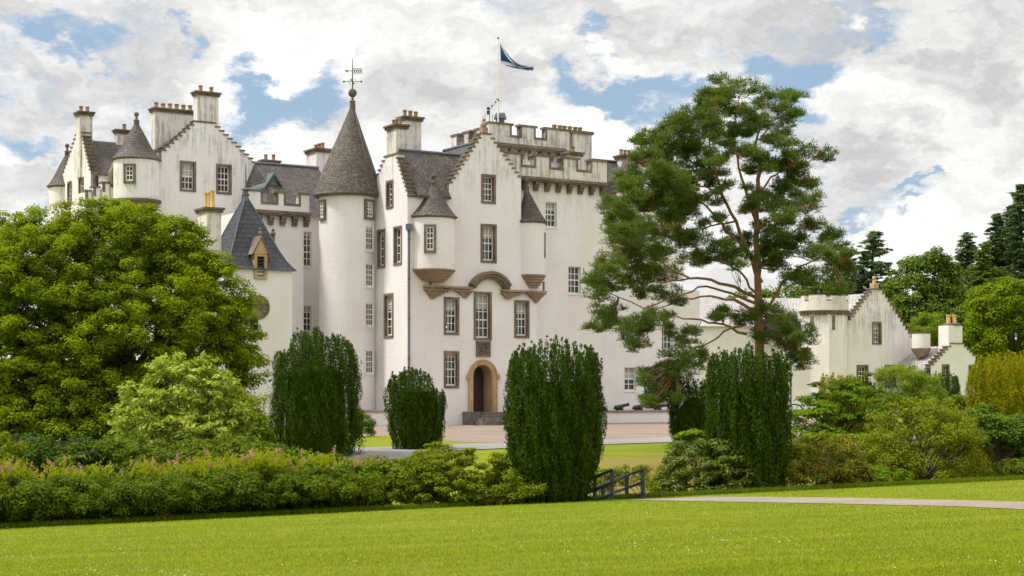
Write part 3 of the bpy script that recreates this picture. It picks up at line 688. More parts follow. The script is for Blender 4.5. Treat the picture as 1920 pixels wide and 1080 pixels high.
# flag: real cloth sheet, hoist on the pole, fly end sagging in folds
m = MB(); NU_, NV_ = 44, 22
A = W(937.5, 80, 106.6); B = W(939, 119, 106.6)
T1, T2 = W(1001, 126, 107.8), W(999.5, 133, 107.4)
def fp(a, b):
    top = A.lerp(T1, a)+Vector((0, 0, -.62*math.sin(math.pi*a)**1.0*(1-.25*a))); bot = B.lerp(T2, a)+Vector((0, 0, -.14*math.sin(math.pi*a)))
    p = top.lerp(bot, b); f = .10+.9*a
    return p+Vector((0, .24*f*math.sin(b*9+a*5), .05*a*math.sin(b*12+a*3)))
for i in range(NU_):
    for j in range(NV_):
        a, b = (i+.5)/NU_, (j+.5)/NV_
        # in cloth coordinates the diagonals of the saltire
        w = abs((1-b)-a) < .11 or abs(b-a) < .08
        m.face([fp(i/NU_, j/NV_), fp(i/NU_, (j+1)/NV_), fp((i+1)/NU_, (j+1)/NV_), fp((i+1)/NU_, j/NV_)], 1 if w else 0, smooth=True)
m.build('flag', ['flag_blue', 'flag_white'], None, tuple(A), label='blue flag with white diagonal cross drooping from the flagpole', cat='flag')
# weather instruments on the roof corner
wc = at(918, 105.6)
t_ = thing('weather_station', 'small weather mast with cups and aerials left of the flagpole', 'weather mast', (wc[0], wc[1], ZP(238, 105.6)))
m = MB(); x, y = wc; z0 = ZP(240, 105.6)
m.tube([(x, y, z0), (x, y, z0+1.35)], .025, 6); m.tube([(x-.45, y, z0-.1), (x-.45, y, z0+.8)], .018, 5); m.tube([(x-.3, y, z0-.1), (x-.3, y, z0+.95)], .016, 5); m.tube([(x+.2, y, z0), (x+.2, y, z0+.9)], .016, 5)
m.tube([(x-.6, y, z0+.45), (x-.3, y, z0+.45)], .016, 4); m.build('mast', 'iron', t_)
m = MB(); m.bxyz((x-.18, y-.1, z0+.9), (x+.02, y+.1, z0+1.15)); m.ball((x-.1, y, z0+1.3), .1); m.tube([(x, y, z0+1.2), (x+.45, y, z0+1.75)], .015, 4)
for a, b in ((.15, 1.45), (.4, 1.72), (.52, 1.9), (.6, 1.8)): m.ball((x+a, y, z0+b), .06)
m.build('sensor', 'iron', t_)

# -- right-hand wing behind the pine
FW = Face(tuple(FK.p(sK-.3, 0, -.6).xy), U); sW = FW.s(1312)
hw_ = []
def ww(px, py, **k): hw_.append(window(FW, px, py, castle, surround=False, **k))
ww((1171, 1193), (689, 733), blind=True, cols=2); ww((1241, 1262), (606, 655)); ww((1241, 1262), (690, 722)); ww((1190, 1210), (470, 520)); ww((1262, 1282), (480, 525))
gl, gr, ga = FW.s(1146), FW.s(1262), FW.s(1206); zgl = FW.z(gl, 392); zga = FW.z(ga, 290); zgr = FW.z(gr, 400)
st3 = crow(gl, zgl, ga, zga, gr, zgr, 10, 10, .9)
zw2 = FW.z(sW, 545)
ou = [(0, 0), (sW, 0), (sW, zw2), (gr, zw2)]+st3+[(0, zgl)]
m = MB(); m.skin(FW, ou, hw_, 0)
for i in range(2, len(ou)-1):
    a, b = ou[i], ou[i+1]; m.face([FW.p(*b), FW.p(*b, -TH), FW.p(*a, -TH), FW.p(*a)], 1)
block(m, FW, sW, 8, -.2, zw2-.1, 0, True, True)
m.build('wing_wall', ['harl', 'stone'], castle); gable_coping(FW, st3, TH, castle)
m = MB(); m.prism(FW.shift(-TH), [(gl, zgl-.3), (gr, zgr-.3), (gr, zgr-.1), (ga, zga-.5), (gl, zgl-.1)], -9, 0); m.build('roof', 'slate', castle)
FWl = Face(tuple(FW.p(-1.6, 0, -3).xy), U); zrr = FWl.zp(1190, 308)
m = MB(); m.face([FWl.p(0, 13.6, 2.9), FWl.p(8, 13.6, 2.9), FWl.p(8, zrr+.3, -1.6), FWl.p(0, zrr+.3, -1.6)]); m.face([FWl.p(0, 13.4, 2.9), FWl.p(0, zrr+.1, -1.6), FWl.p(8, zrr+.1, -1.6), FWl.p(8, 13.4, 2.9)])
m.face([FWl.p(0, 13.4, -6), FWl.p(8, 13.4, -6), FWl.p(8, zrr+.3, -1.6), FWl.p(0, zrr+.3, -1.6)])
m.tube([FWl.p(0, zrr+.32, -1.6), FWl.p(8, zrr+.32, -1.6)], .11, 6)
m.build('roof', 'slate', castle, label='grey slate roof between the keep and the pine')
chimney(1156, 1190, 112.5, 290, 14, castle, 3, .7); chimney(1189, 1214, 111.2, 258, 13, castle, 2, .6)

# -- left: recessed link and battlemented block beside the stair tower
FE = Face(tuple(Vector(at(569, 101.0))-Vector(U)*3.9), U); wE = 3.9
zEp = FE.z(wE, 404); zEt = FE.z(wE, 372)
m = MB(); block(m, FE, wE, 8, -.2, zEp+.12, 0, True); m.build('link_wall', 'harl', castle)
FEp = FE.shift(.36); q = FEp.s
parapet(FEp, -.1, q(580), zEp+.14, zEt+.18, [(q(493), q(518)), (q(536), q(560))], castle, zEt-.42, wallm='harl', label='low battlement left of the stair tower')
corbels(FE, -.1, wE+.28, zEp-.03, castle, .72, .36, 1.15)
F3 = Face(tuple(Vector(at(569, 103.3))-Vector(U)*1.5), U); h3 = []
for px, py, rw in (((569.5, 584), (434, 500), 5), ((569.5, 584), (573, 622), 4)): h3.append(window(F3, px, py, castle, surround=False, cols=2, rows=rw, deep=.12))
z3 = F3.zp(590, 404); s3 = F3.s(640)
m = MB(); m.skin(F3, [(0, 0), (s3, 0), (s3, z3), (0, z3)], h3, 0); block(m, F3, s3, 7, -.2, z3, 0, False, True); m.build('link_wall', ['harl', 'stone'], castle)
zr3 = ZP(314, 108.5)
m = MB(); a, b = F3.shift(-4.6).s(477), s3+.5
m.face([F3.p(a, z3-.1, .25), F3.p(b, z3-.1, .25), F3.p(b, zr3, -4.6), F3.p(a, zr3, -4.6)]); m.face([F3.p(b, z3, -9), F3.p(a, z3, -9), F3.p(a, zr3, -4.6), F3.p(b, zr3, -4.6)])
m.face([F3.p(b, z3-.1, .25), F3.p(b, z3, -9), F3.p(b, zr3, -4.6)]); m.face([F3.p(a, z3-.1, .25), F3.p(a, z3, -9), F3.p(a, zr3, -4.6)])
m.build('roof', 'slate', castle, label='slate roof between the big left gable and the stair tower')
m = MB(); m.tube([F3.p(a, zr3+.03, -4.6), F3.p(b, zr3+.03, -4.6)], .11, 6); m.build('ridge', 'lead', castle)
# dormer
dD = 104.6; m = MB(); x0, x1 = at(497, dD)[0], at(526, dD)[0]; FD = Face((x0, dD), U); w = (x1-x0)/U[0]; zb, za_ = ZP(352, dD), ZP(322, dD)
m.prism(FD, [(.12, zb-1), (w-.12, zb-1), (w-.12, zb), (w/2, za_-.15), (.12, zb)], -3, 0, 2, 2)
m.prism(FD, [(-.08, zb-.05), (w/2, za_-.2), (w+.08, zb-.05), (w+.08, zb+.08), (w/2, za_), (-.08, zb+.08)], -3.2, .15, 0, 0)
m.box(FD, .25, w-.25, zb-.9, zb-.1, 0, .02, 1); m.build('dormer', ['lead', 'glass', 'lead'], castle)
chimney(570, 621, 109.5, 277, 15, castle, 3, .55, harlm='harl'); chimney(487, 520, 114, 299, 15, castle, 2, .8, harlm='harl')

# -- big left crow-stepped gable
F4 = Face(at(288, 105.0), U); s_ = F4.s; h4 = []
h4.append(window(F4, (337, 367.5), (302, 359.5), castle, rows=4, blind=True)); h4.append(window(F4, (405, 434.5), (308, 364.5), castle, rows=4))
s4 = s_(481)
st4 = crow(s_(303), F4.zp(303, 290), s_(383), F4.zp(383, 230), s4, F4.zp(481, 312), 9, 11, 1.0)
ou = [(0, 0), (s4, 0)]+st4+[(s_(303), F4.zp(303, 300)), (0, F4.zp(288, 300))]
m = MB(); m.skin(F4, ou, h4, 0)
for i in range(1, len(ou)-1):
    a, b = ou[i], ou[i+1]; m.face([F4.p(*b), F4.p(*b, -TH), F4.p(*a, -TH), F4.p(*a)], 1 if i > len(st4)/2 else 0)
for tri in geometry.tessellate_polygon([[Vector((a, b, 0)) for a, b in st4]]): m.face([F4.p(st4[i][0], st4[i][1], -TH) for i in tri], 0)
F4l = Face(tuple(F4.p(0, 0, -12).xy), NV)
h4l = []
m.skin(F4l, [(0, 0), (12, 0), (12, F4.zp(288, 300)), (0, F4.zp(288, 300))], h4l, 0)
e = F4.p(s4, 0); FRr = Face((e.x, e.y), V); m.face([FRr.p(0, 0), FRr.p(9, 0), FRr.p(9, 15), FRr.p(0, 15)])
m.build('gable_wall', ['harl', 'stone', 'gold'], castle, label='big crow-stepped gable at the left of the castle'); gable_coping(F4, st4, TH, castle, 'cap')
m = MB(); za4 = F4.zp(383, 236); m.prism(F4.shift(-TH-.01), [(.2, F4.zp(303, 300)), (s4, F4.zp(481, 318)), (s_(383), za4-.2)], -11, 0); m.build('roof', 'slate', castle)
chimney(359.5, 405.5, 106.6, 170, 17.5, castle, 2, .78, label='tall chimney on top of the big left gable')
chimney(279, 358, 111.5, 201, 16, castle, 6, .86, label='long low chimney with a row of pots behind the big gable', potr=.15)
m = MB(); Fx = Face(at(300, 109.5), U); m.prism(Fx, [(0, 15), (2.3, 15), (2.3, ZP(237, 110)), (0, ZP(278, 109.5))], -3, -.6, 0, 0); m.build('roof', 'slate', castle)
# corner turret
cq = at(256, 104.6); rq = 42*104.6/FPX
cyl_wall(cq, rq, ZP(372, 104.6-rq), ZP(300, 104.6), castle); cone(cq, 46*104.6/FPX, ZP(300, 104.6), ZP(226, 104.6), castle, flare=.18)
corbel_bowl(cq, rq*1.1, ZP(371, 104.6-rq), 1.1, castle, 5)
cyl_win(cq, rq, (233.5, 253), (307, 344), castle, w=.78, cols=2, rows=3)
# further gabled block with its chimney, its round turret and battlement
F5 = Face(tuple(Vector(at(170, 110.0))+Vector(V)*6.6), NV); w5 = 6.6; s_ = F5.s; h5 = []
h5.append(window(F5, (147.5, 157.5), (333, 384), castle, cols=2, deep=.1)); h5.append(window(F5, (126.5, 134.5), (340, 386), castle, cols=2, deep=.1))
sa5 = s_(148); za5 = F5.z(sa5, 252)
st5 = crow(0, F5.z(0, 330), sa5, za5, w5, F5.z(w5, 326), 10, 11, 1.0)
ou = [(0, 0), (w5, 0)]+st5
m = MB(); m.skin(F5, ou, h5, 0)
for i in range(1, len(ou)-1):
    a, b = ou[i], ou[i+1]; m.face([F5.p(*b), F5.p(*b, -TH), F5.p(*a, -TH), F5.p(*a)], 1 if i < len(st5)/2 else 0)
F5f = Face(at(170, 110.0), U); h5f = []
m.skin(F5f, [(0, 0), (9, 0), (9, F5f.zp(170, 327)), (0, F5f.zp(170, 327))], h5f, 0)
m.build('gable_wall', ['harl', 'stone'], castle, label='narrow crow-stepped gable at the far left'); gable_coping(F5, st5, TH, castle, 'cap')
m = MB(); m.prism(F5.shift(-TH-.01), [(.0, F5.z(0, 334)), (w5+.2, F5.z(w5, 328)), (w5+.2, F5.z(w5, 326)), (sa5, za5-.35)], -12, 0); m.build('roof', 'slate', castle)
chimney(137, 170, 111.6, 208, 17.0, castle, 2, .62); chimney(212, 247, 113.5, 242, 17, castle, 1, .8)
FB = Face(at(162, 108.2), U); q = FB.s; zb5 = FB.zp(190, 372); zt5 = FB.zp(162, 352)
m = MB(); block(m, FB, 2.4, 2.5, -.2, FB.zp(190, 360), 0, True); m.build('link_wall', 'harl', castle)
# the stepped parapet rises towards the corner turret
for (x0, x1, yt) in ((158, 170, 356), (173, 186, 349), (190, 204, 341), (206, 216, 333)):
    zt_ = FB.zp((x0+x1)/2, yt); b_ = MB(); b_.box(FB, q(x0), q(x1), zb5-1, zt_-.12, -.4, .15); b_.box(FB, q(x0)-.05, q(x1)+.05, zt_-.12, zt_, -.5, .22, 1); b_.box(FB, q(x0)+.02, q(x0)+.22, zt_-.7, zt_-.121, .15, .17, 1); b_.build('merlon', ['harl', 'stone'], castle)
cq2 = at(126, 116.5); rq2 = 33*116.5/FPX
cyl_wall(cq2, rq2, 6, ZP(350, 116.5), castle); cone(cq2, 37*116.5/FPX, ZP(351, 116.5), ZP(284, 116.5), castle, flare=.12)
# gabled stone dormer behind the corner turret
Fd = Face(at(209, 108.6), U); m = MB(); zz0, zz1 = ZP(345, 108.6), ZP(299, 108.6)
m.prism(Fd, [(0, zz0), (.7, zz0), (.7, zz0+.9), (.35, zz1), (0, zz0+.9)], -.8, 0); m.build('dormer', 'stone', castle)
m = MB(); p = Fd.p(.35, 0, -.2); m.ball((p.x, p.y, zz1+.15), .16); m.tube([(p.x, p.y, zz1-.1), (p.x, p.y, zz1+.1)], .09, 6); m.build('finial', 'cap', castle)

# -- clock tower with its pyramid roof
clock = thing('clock_tower', 'square white clock tower with tall blue slate pyramid roof, left of the castle', 'clock tower', (-15.5, 97, 0))
FC = Face(at(424, 94.0), U); wc_ = FC.s(548); zc0 = FC.z(wc_, 507)
FCl = Face(tuple((Vector(at(424, 94.0))+Vector(V)*wc_)), NV)
Ls = FC.s(476), FC.s(499.5)
hl = [([(Ls[0]+.15, FC.zp(488, 521)), (Ls[1]-.15, FC.zp(488, 521)), (Ls[1]-.15, zc0+.02-.05), (Ls[0]+.15, zc0-.03)], .25, 0)]
m = MB(); block(m, FC, wc_, wc_, -.2, zc0, 0, True); m.build('tower_wall', 'harl', clock)
cen = FC.p(wc_/2, 0, -wc_/2); zA = ZP(364, cen.y); e_ = .28
prof = [(1.09, 0), (1.0, .045), (.87, .13), (.74, .24), (.60, .38), (.40, .60), (.0, 1.0)]
m = MB(); cor = []
for (kx, kz) in prof:
    h = wc_/2*kx*1.0+(e_*0); z = zc0-.05+(zA-zc0)*kz
    cor.append([Vector((cen.x+(sx*U[0]+sy*V[0])*h, cen.y+(sx*U[1]+sy*V[1])*h, z)) for sx, sy in ((-1, -1), (1, -1), (1, 1), (-1, 1))])
uvd = 0
for i in range(len(prof)-1):
    for k in range(4):
        a, b, c, d = cor[i][k], cor[i][(k+1) % 4], cor[i+1][(k+1) % 4], cor[i+1][k]
        l = ((a+b)/2-(c+d)/2).length; w0 = (b-a).length/2; w1_ = (c-d).length/2
        m.face([a, b, c, d] if i < len(prof)-2 else [a, b, c], 0, [(-w0, uvd), (w0, uvd), (w1_, uvd+l), (-w1_, uvd+l)][:4 if i < len(prof)-2 else 3])
    uvd += l
m.face(cor[0][::-1], 1)
for k in range(4): m.tube([c[k]+Vector((0, 0, .02)) for c in cor], .045, 5, 1)
o = m.build('pyramid_roof', ['slate_blue', 'lead'], clock)
m = MB(); m.lathe((cen.x, cen.y), [(.20, zA-.45), (.17, zA-.1), (.24, zA-.06), (.24, zA), (.15, zA+.05), (.15, zA+.2), (.3, zA+.24), (.3, zA+.3), (.05, zA+.4), (.03, zA+1.9), (0, zA+1.95)], 12)
for k in range(5): m.ball((cen.x, cen.y, zA+.55+.26*k), .075-.008*k)
m.build('finial', 'lead', o)
# gabled louvre opening
Fl = FC.shift(.12); a, b = Ls; zl0 = FC.zp(488, 523); zl1 = FC.zp(488, 476); zl2 = FC.zp(488, 447)
m = MB(); bw = .17
m.box(Fl, a, a+bw, zl0, zl1, -.9, 0); m.box(Fl, b-bw, b, zl0, zl1, -.9, 0); m.box(Fl, a+bw, b-bw, zl0, zl0+.14, -.3, 0)
m.box(Fl, a+bw, b-bw, zl1-.16, zl1, -.9, 0); m.prism(Fl, [(a-.12, zl1), (b+.12, zl1), ((a+b)/2, zl2)], -1.5, .04); m.prism(Fl, [(a-.2, zl1-.05), (a-.1, zl1-.05), ((a+b)/2, zl2+.0), (b+.1, zl1-.05), (b+.2, zl1-.05), ((a+b)/2, zl2+.16)], -1.2, .10, 1, 1)
pa = Fl.p((a+b)/2, 0, -.1); m.tube([(pa.x, pa.y, zl2), (pa.x, pa.y, zl2+.5)], [.1, .05], 6, 1); m.ball((pa.x, pa.y, zl2+.3), .13, 1); m.ball((pa.x, pa.y, zl2+.55), .09, 1)
o = m.build('louvre_dormer', ['gold', 'stone'], clock)
m = MB(); m.box(Fl, a+bw, b-bw, zl0+.14, zl1-.16, -.8, -.3, 0)
for k in range(6):
    z = zl0+.2+(zl1-zl0-.4)*k/6; m.hexa([Fl.p(a+bw, z, -.05), Fl.p(b-bw, z, -.05), Fl.p(b-bw, z+.1, -.29), Fl.p(a+bw, z+.1, -.29), Fl.p(a+bw, z+.03, -.05), Fl.p(b-bw, z+.03, -.05), Fl.p(b-bw, z+.13, -.29), Fl.p(a+bw, z+.13, -.29)])
m.build('louvre', 'post', o)
sf = MB(); pp = FC.p(wc_+.05, 0, -wc_/2); zf = ZP(442, 97); sf.tube([(pp.x-.35, pp.y, zf-1.2), (pp.x-.35, pp.y, zf+.1)], .12, 6); sf.ball((pp.x-.35, pp.y, zf+.22), .17); sf.ball((pp.x-.35, pp.y, zf+.45), .1); sf.build('finial', 'stone', clock)
# round clock dial, mostly behind the tree
m = MB(); sc0 = FC.s(484); zc_ = FC.z(sc0, 576); rr = .72
for k in range(28):
    a, b = 2*math.pi*k/28, 2*math.pi*(k+1)/28
    m.prism(FC, [(sc0+rr*math.cos(a)*.82, zc_+rr*math.sin(a)*.82), (sc0+rr*math.cos(a), zc_+rr*math.sin(a)), (sc0+rr*math.cos(b), zc_+rr*math.sin(b)), (sc0+rr*math.cos(b)*.82, zc_+rr*math.sin(b)*.82)], -.02, .08)
m.prism(FC, [(sc0+rr*.82*math.cos(2*math.pi*k/28), zc_+rr*.82*math.sin(2*math.pi*k/28)) for k in range(28)], -.02, .03, 0, 0)
for k in range(12):
    a = 2*math.pi*k/12; c, s = math.cos(a), math.sin(a)
    m.prism(FC, [(sc0+.44*c-.02*s, zc_+.44*s+.02*c), (sc0+.44*c+.02*s, zc_+.44*s-.02*c), (sc0+.57*c+.02*s, zc_+.57*s-.02*c), (sc0+.57*c-.02*s, zc_+.57*s+.02*c)], .03, .045, 2, 2)
m.build('clock_face', ['stone', 'lead', 'gold'], clock)
# chimney building nearer the tree
lodge = thing('chimney_block', 'low white building with tall yellow chimney pots behind the big tree', 'building', (-17.5, 93, 0))
chimney(363, 412, 92, 388, 8.2, lodge, 3, .5, 'pot_gold', .95, harlm='harl_old', potr=.13)
m = MB(); Fq = Face(at(330, 91), U); block(m, Fq, 3.2, 4, -.2, 8.2, 0); m.build('wall', 'harl', lodge)
m = MB(); m.box(Fq, -.1, 3.3, 8.2, 8.45, -4.1, .1); m.build('roof', 'slate_blue', lodge)

# ------------------------------------------------------------------ low terrace walls, cannons
def terrace(px0, px1, D, ytop, ybase, label, back=2.6):
    F = Face(at(px0, D), U) if px0 > 1000 else Face(at(px0, D), (1, 0))
    w = F.s(px1); z = ZP(ytop, D); t = thing('terrace_wall', label, 'terrace wall', (*F.O, 0), 'low terrace walls against the castle')
    m = MB(); m.box(F, 0, w, -.3, z-.14, -back, 0); m.build('wall', 'harl', t)
    m = MB(); m.box(F, -.03, w+.03, z-.14, z, -back, .06); m.build('coping', 'stone_red', t); return F, w, z
FTW, wT_, zT_ = terrace(1128, 1330, 104.2, 770, 793, 'low white terrace wall carrying the cannons')
terrace(640, 735, 96.5, 769, 793, 'low white terrace wall at the foot of the round stair tower', 1.2)
def cannon(px, D_off, ln, label, tilt=12):
    s = FTW.s(px); c = FTW.p(s, zT_, -1.0); t = thing('cannon', label, 'cannon', tuple(c), 'old cannons on the terrace')
    a = R(tilt); d = Vector((U[0]*math.cos(a), U[1]*math.cos(a), math.sin(a))); z0 = .26
    m = MB(); base = c+Vector((0, 0, z0)); pts = [base-d*ln*.45, base-d*ln*.42, base-d*ln*.38, base-d*ln*.1, base+d*ln*.45, base+d*ln*.5, base+d*ln*.56]
    m.tube(pts, [.04, .12, .15, .13, .09, .12, .10], 12); m.ball(base-d*ln*.5, .055); m.build('barrel', 'iron', t)
    m = MB(); m.box(Face((c.x, c.y), U), -.10, .10, zT_, zT_+.2, -.12, .12); m.box(Face((c.x, c.y), U), -.35, -.22, zT_, zT_+.1, -.12, .12); m.build('carriage', 'iron', t)
cannon(1181, 0, 1.15, 'shorter cannon under the wing window on the terrace')
cannon(1218, 0, 1.35, 'longer raised cannon in the middle of the terrace')
cannon(1253, 0, 1.35, 'cannon partly hidden by the dark yew at the terrace end', 5)
t = thing('canvas_cover', 'dark navy covered bench low on the terrace beside the trimmed yew', 'covered bench', tuple(FTW.p(FTW.s(1137), zT_, -.8)))
m = MB(); s = FTW.s(1132); m.prism(FTW.shift(-.4), [(s-.3, zT_), (s+.65, zT_), (s+.42, zT_+.22), (s-.2, zT_+.24)], -.9, 0); m.build('cover', 'navy', t)

# ------------------------------------------------------------------ outbuilding on the right
ob = thing('outbuilding', 'long white outbuilding with pale slate roof and stained crow-stepped gable at right', 'outbuilding', (29, 130, 0))
DO = 128.0; FO = Face(at(1590, DO), U); s_ = FO.s; wO = s_(1712)
oa = s_(1644); zoa = FO.z(oa, 543); zol = FO.z(0, 607); zor = FO.z(wO, 640)
ho = [window(FO, (1635, 1653), (603, 646), ob, rows=4), window(FO, (1606, 1628), (684, 726), ob, rows=4), window(FO, (1658, 1680), (684, 726), ob, rows=4)]
st6 = crow(0, zol, oa, zoa, wO, zor, 10, 13, .7)
ou = [(-.0, -.2), (wO, -.2)]+st6
m = MB(); m.skin(FO, ou, ho, 0)
for i in range(1, len(ou)-1):
    a, b = ou[i], ou[i+1]; m.face([FO.p(*b), FO.p(*b, -TH), FO.p(*a, -TH), FO.p(*a)], 1 if i > len(st6)/2 else 0)
FOl = Face(tuple(Vector(at(1590, DO))+Vector(V)*24), NV)
m.skin(FOl, [(0, -.2), (24, -.2), (24, zol), (0, zol)], [], 0)
m.build('gable_wall', ['harl_wing', 'stone'], ob); gable_coping(FO, st6, TH, ob)
m = MB(); m.prism(FO.shift(-TH), [(-.3, zol-.5), (-.3, zol-.35), (oa, zoa-.25), (wO, zor-.3), (wO, zor-.5)][::-1], -24, 0); m.build('roof', 'slate_pale', ob)
m = MB(); p = FO.p(oa, 0, -.3); m.box(FO, oa-.25, oa+.25, zoa+.09, zoa+.55, -.55, -.05); m.tube([(p.x, p.y, zoa+.5), (p.x, p.y, zoa+.95)], [.17, .1], 8); m.ball((p.x, p.y, zoa+.95), .17); m.build('finial', 'gold', ob)
# low range and dormers to the left, under the pine
FO2 = Face(tuple(FOl.p(0, 0).xy), (1, 0))
Fq = Face(at(1300, 133), (1, 0)); w = Fq.s(1530); h = [window(Fq, (1452, 1466), (618, 640), ob, surround=False, cols=2, rows=2)]
zq = ZP(612, 133)
m = MB(); m.skin(Fq, [(0, -.2), (w, -.2), (w, zq), (0, zq)], h, 0); block(m, Fq, w, 6, -.2, zq, 0, True, True); m.build('range_wall', ['harl', 'stone'], ob)
m = MB(); zz_ = ZP(560, 140); m.face([Fq.p(-.3, zq, .3), Fq.p(w, zq, .3), Fq.p(w, zz_, -6), Fq.p(-.3, zz_, -6)]); m.face([Fq.p(-.3, zq, -12), Fq.p(w, zq, -12), Fq.p(w, zz_, -6), Fq.p(-.3, zz_, -6)]); m.build('roof', 'slate_pale', ob)
Fd = Face(at(1432, 131.5), (1, 0)); m = MB(); wd_ = Fd.s(1502)
m.prism(Fd, [(0, zq-.9), (wd_, zq-.9), (wd_, zq+.1), (wd_*.8, zq+.9), (wd_*.2, zq+.9), (0, zq+.1)], -2.5, 0, 0, 0); m.build('dormer', 'slate_blue', ob)
window_at(Fd, wd_*.55, wd_*.8, zq-.7, zq+.2, ob, False, 2, 2, .06, True)
# round corner tower with small battlement
co = at(1546, DO-1.0); ro = 44*(DO-1)/FPX; Dn = DO-1
cyl_wall(co, ro*.985, -.2, ZP(586, Dn), ob, 'corner_tower_wall', 'harl_wing', 8, smooth=False)
m = MB(); zc5 = ZP(584, Dn)
m.lathe(co, [(ro*.95, zc5-.35), (ro*1.06, zc5-.12), (ro*1.1, zc5), (ro*1.0, zc5+.05)], 40)
for k in range(34):
    a = 2*math.pi*k/34; c, s = math.cos(a), math.sin(a); Fk = Face((co[0]+ro*c, co[1]+ro*s), (-s, c)); m.box(Fk, -.09, .09, zc5-.34, zc5-.1, -.1, .06)
m.build('corbel_table', 'stone', ob)
m = MB(); zp0, zp1, zp2 = zc5+.05, ZP(566, Dn), ZP(556, Dn); nn = 48
for k in range(nn):
    a, b = 2*math.pi*k/nn, 2*math.pi*(k+1)/nn; zt = zp1 if (k % 8) in (3, 4) else zp2
    q = [Vector((co[0]+r_*math.cos(t), co[1]+r_*math.sin(t), 0)) for r_, t in ((ro, a), (ro, b), (ro*.85, b), (ro*.85, a))]
    m.hexa([x+Vector((0, 0, zp0)) for x in q]+[x+Vector((0, 0, zt)) for x in q]); m.hexa([x+Vector((0, 0, zt)) for x in q]+[x+Vector((0, 0, zt+.1)) for x in q], 1)
m.build('parapet', ['harl_old', 'stone'], ob)
for px, y0, y1 in ((1522, 593, 619), (1563, 593, 619)):
    Fs = cyl_face(co, ro*(.985 if px < 1530 else .93), px); m = MB(); m.box(Fs, -.13, .13, ZP(y1, Dn-1), ZP(y0, Dn-1), -.1, .03); m.build('slit_window', 'stone', ob)
Fx = Face(at(1480, Dn-1.2), (1, 0)); w = Fx.s(1542); m = MB(); block(m, Fx, w, 3, -.2, ZP(657, Dn-1), 0, True); m.box(Fx, w*.38, w+.1, ZP(657, Dn-1)+.0, ZP(653, Dn-1)+.05, -2, .08, 1); m.build('porch_wall', ['harl', 'stone'], ob)
pipe(at(1483, Dn-1.4)[0], Dn-1.4, 0, ZP(620, Dn), ob)
# bartizan, end range with little gable and round chimney
cb_ = at(1727, DO+1.6); rb = 17*(DO+1.6)/FPX; Db = DO+1.6
cyl_wall(cb_, rb, ZP(653, Db), ZP(625, Db), ob); m = MB(); m.lathe(cb_, [(rb*1.02, ZP(626, Db)), (rb*1.06, ZP(624, Db)), (0, ZP(624, Db)+.05)], 24); m.build('turret_cap', 'cap', ob)
corbel_bowl(cb_, rb*1.12, ZP(653, Db), .72, ob, 5, 'stone_red')
FV = Face(at(1745, 127.0), U); s_ = FV.s; wV = s_(1829); av = s_(1795); zav = FV.z(av, 645); zvl = FV.z(0, 690); zvr = FV.z(wV, 672)
st7 = crow(0, zvl, av, zav, wV, zvr, 8, 5, .9); ou = [(0, -.2), (wV, -.2)]+st7
hv = [window(FV, (1766, 1780), (683, 712), ob, cols=2, rows=3), window(FV, (1816, 1824), (684, 715), ob, cols=1, rows=3)]
m = MB(); m.skin(FV, ou, hv, 0)
for i in range(1, len(ou)-1):
    a, b = ou[i], ou[i+1]; m.face([FV.p(*b), FV.p(*b, -TH), FV.p(*a, -TH), FV.p(*a)], 1 if i > len(st7)/2 else 0)
m.build('gable_wall', ['harl', 'stone'], ob, label='small plain white crow-stepped gable at the right end'); gable_coping(FV, st7, TH, ob)
m = MB(); m.prism(FV.shift(-TH), [(-.3, zvl-.3), (wV, zvr-.3), (wV, zvr-.2), (av, zav-.15), (-.3, zvl-.15)], -9, 0); m.build('roof', 'slate_pale', ob)
cc = FV.p(av, 0, -.6); zt = ZP(611, cc.y); m = MB(); m.box(FV, s_(1779), s_(1805), zav-1, zt, -1.1, -.03); m.lathe(cc.xy, [(.62, zt), (.72, zt+.05), (.72, zt+.16), (.5, zt+.22), (0, zt+.22)], 24, 1)
o = m.build('chimney', ['harl', 'cap'], ob, label='white chimney with two yellow pots on the end gable')
for k in (-.26, .22):
    p = MB(); p.lathe((cc.x+k, cc.y), [(.19, zt+.2), (.17, zt+.75), (.21, zt+.78), (.21, zt+.9), (.14, zt+.9), (.13, zt+.5), (0, zt+.5)], 8); p.build('chimney_pot', 'pot_gold', o)
# wheel of a cart, just seen right of the big yew
cw = W(1490, 750, 100); t = thing('cart_wheel', 'small spoked gun-carriage wheel right of the dark trimmed yew', 'wheel', (cw.x, cw.y, 0))
m = MB(); rw = .62; zc = .64
ring = [(cw.x+rw*math.cos(2*math.pi*k/24), cw.y, zc+rw*math.sin(2*math.pi*k/24)) for k in range(25)]; m.tube(ring, .045, 6)
for k in range(10): m.tube([(cw.x, cw.y, zc), (cw.x+rw*math.cos(.63*k), cw.y, zc+rw*math.sin(.63*k))], .022, 5)
m.ball((cw.x, cw.y, zc), .1); m.build('wheel_rim', 'iron', t)
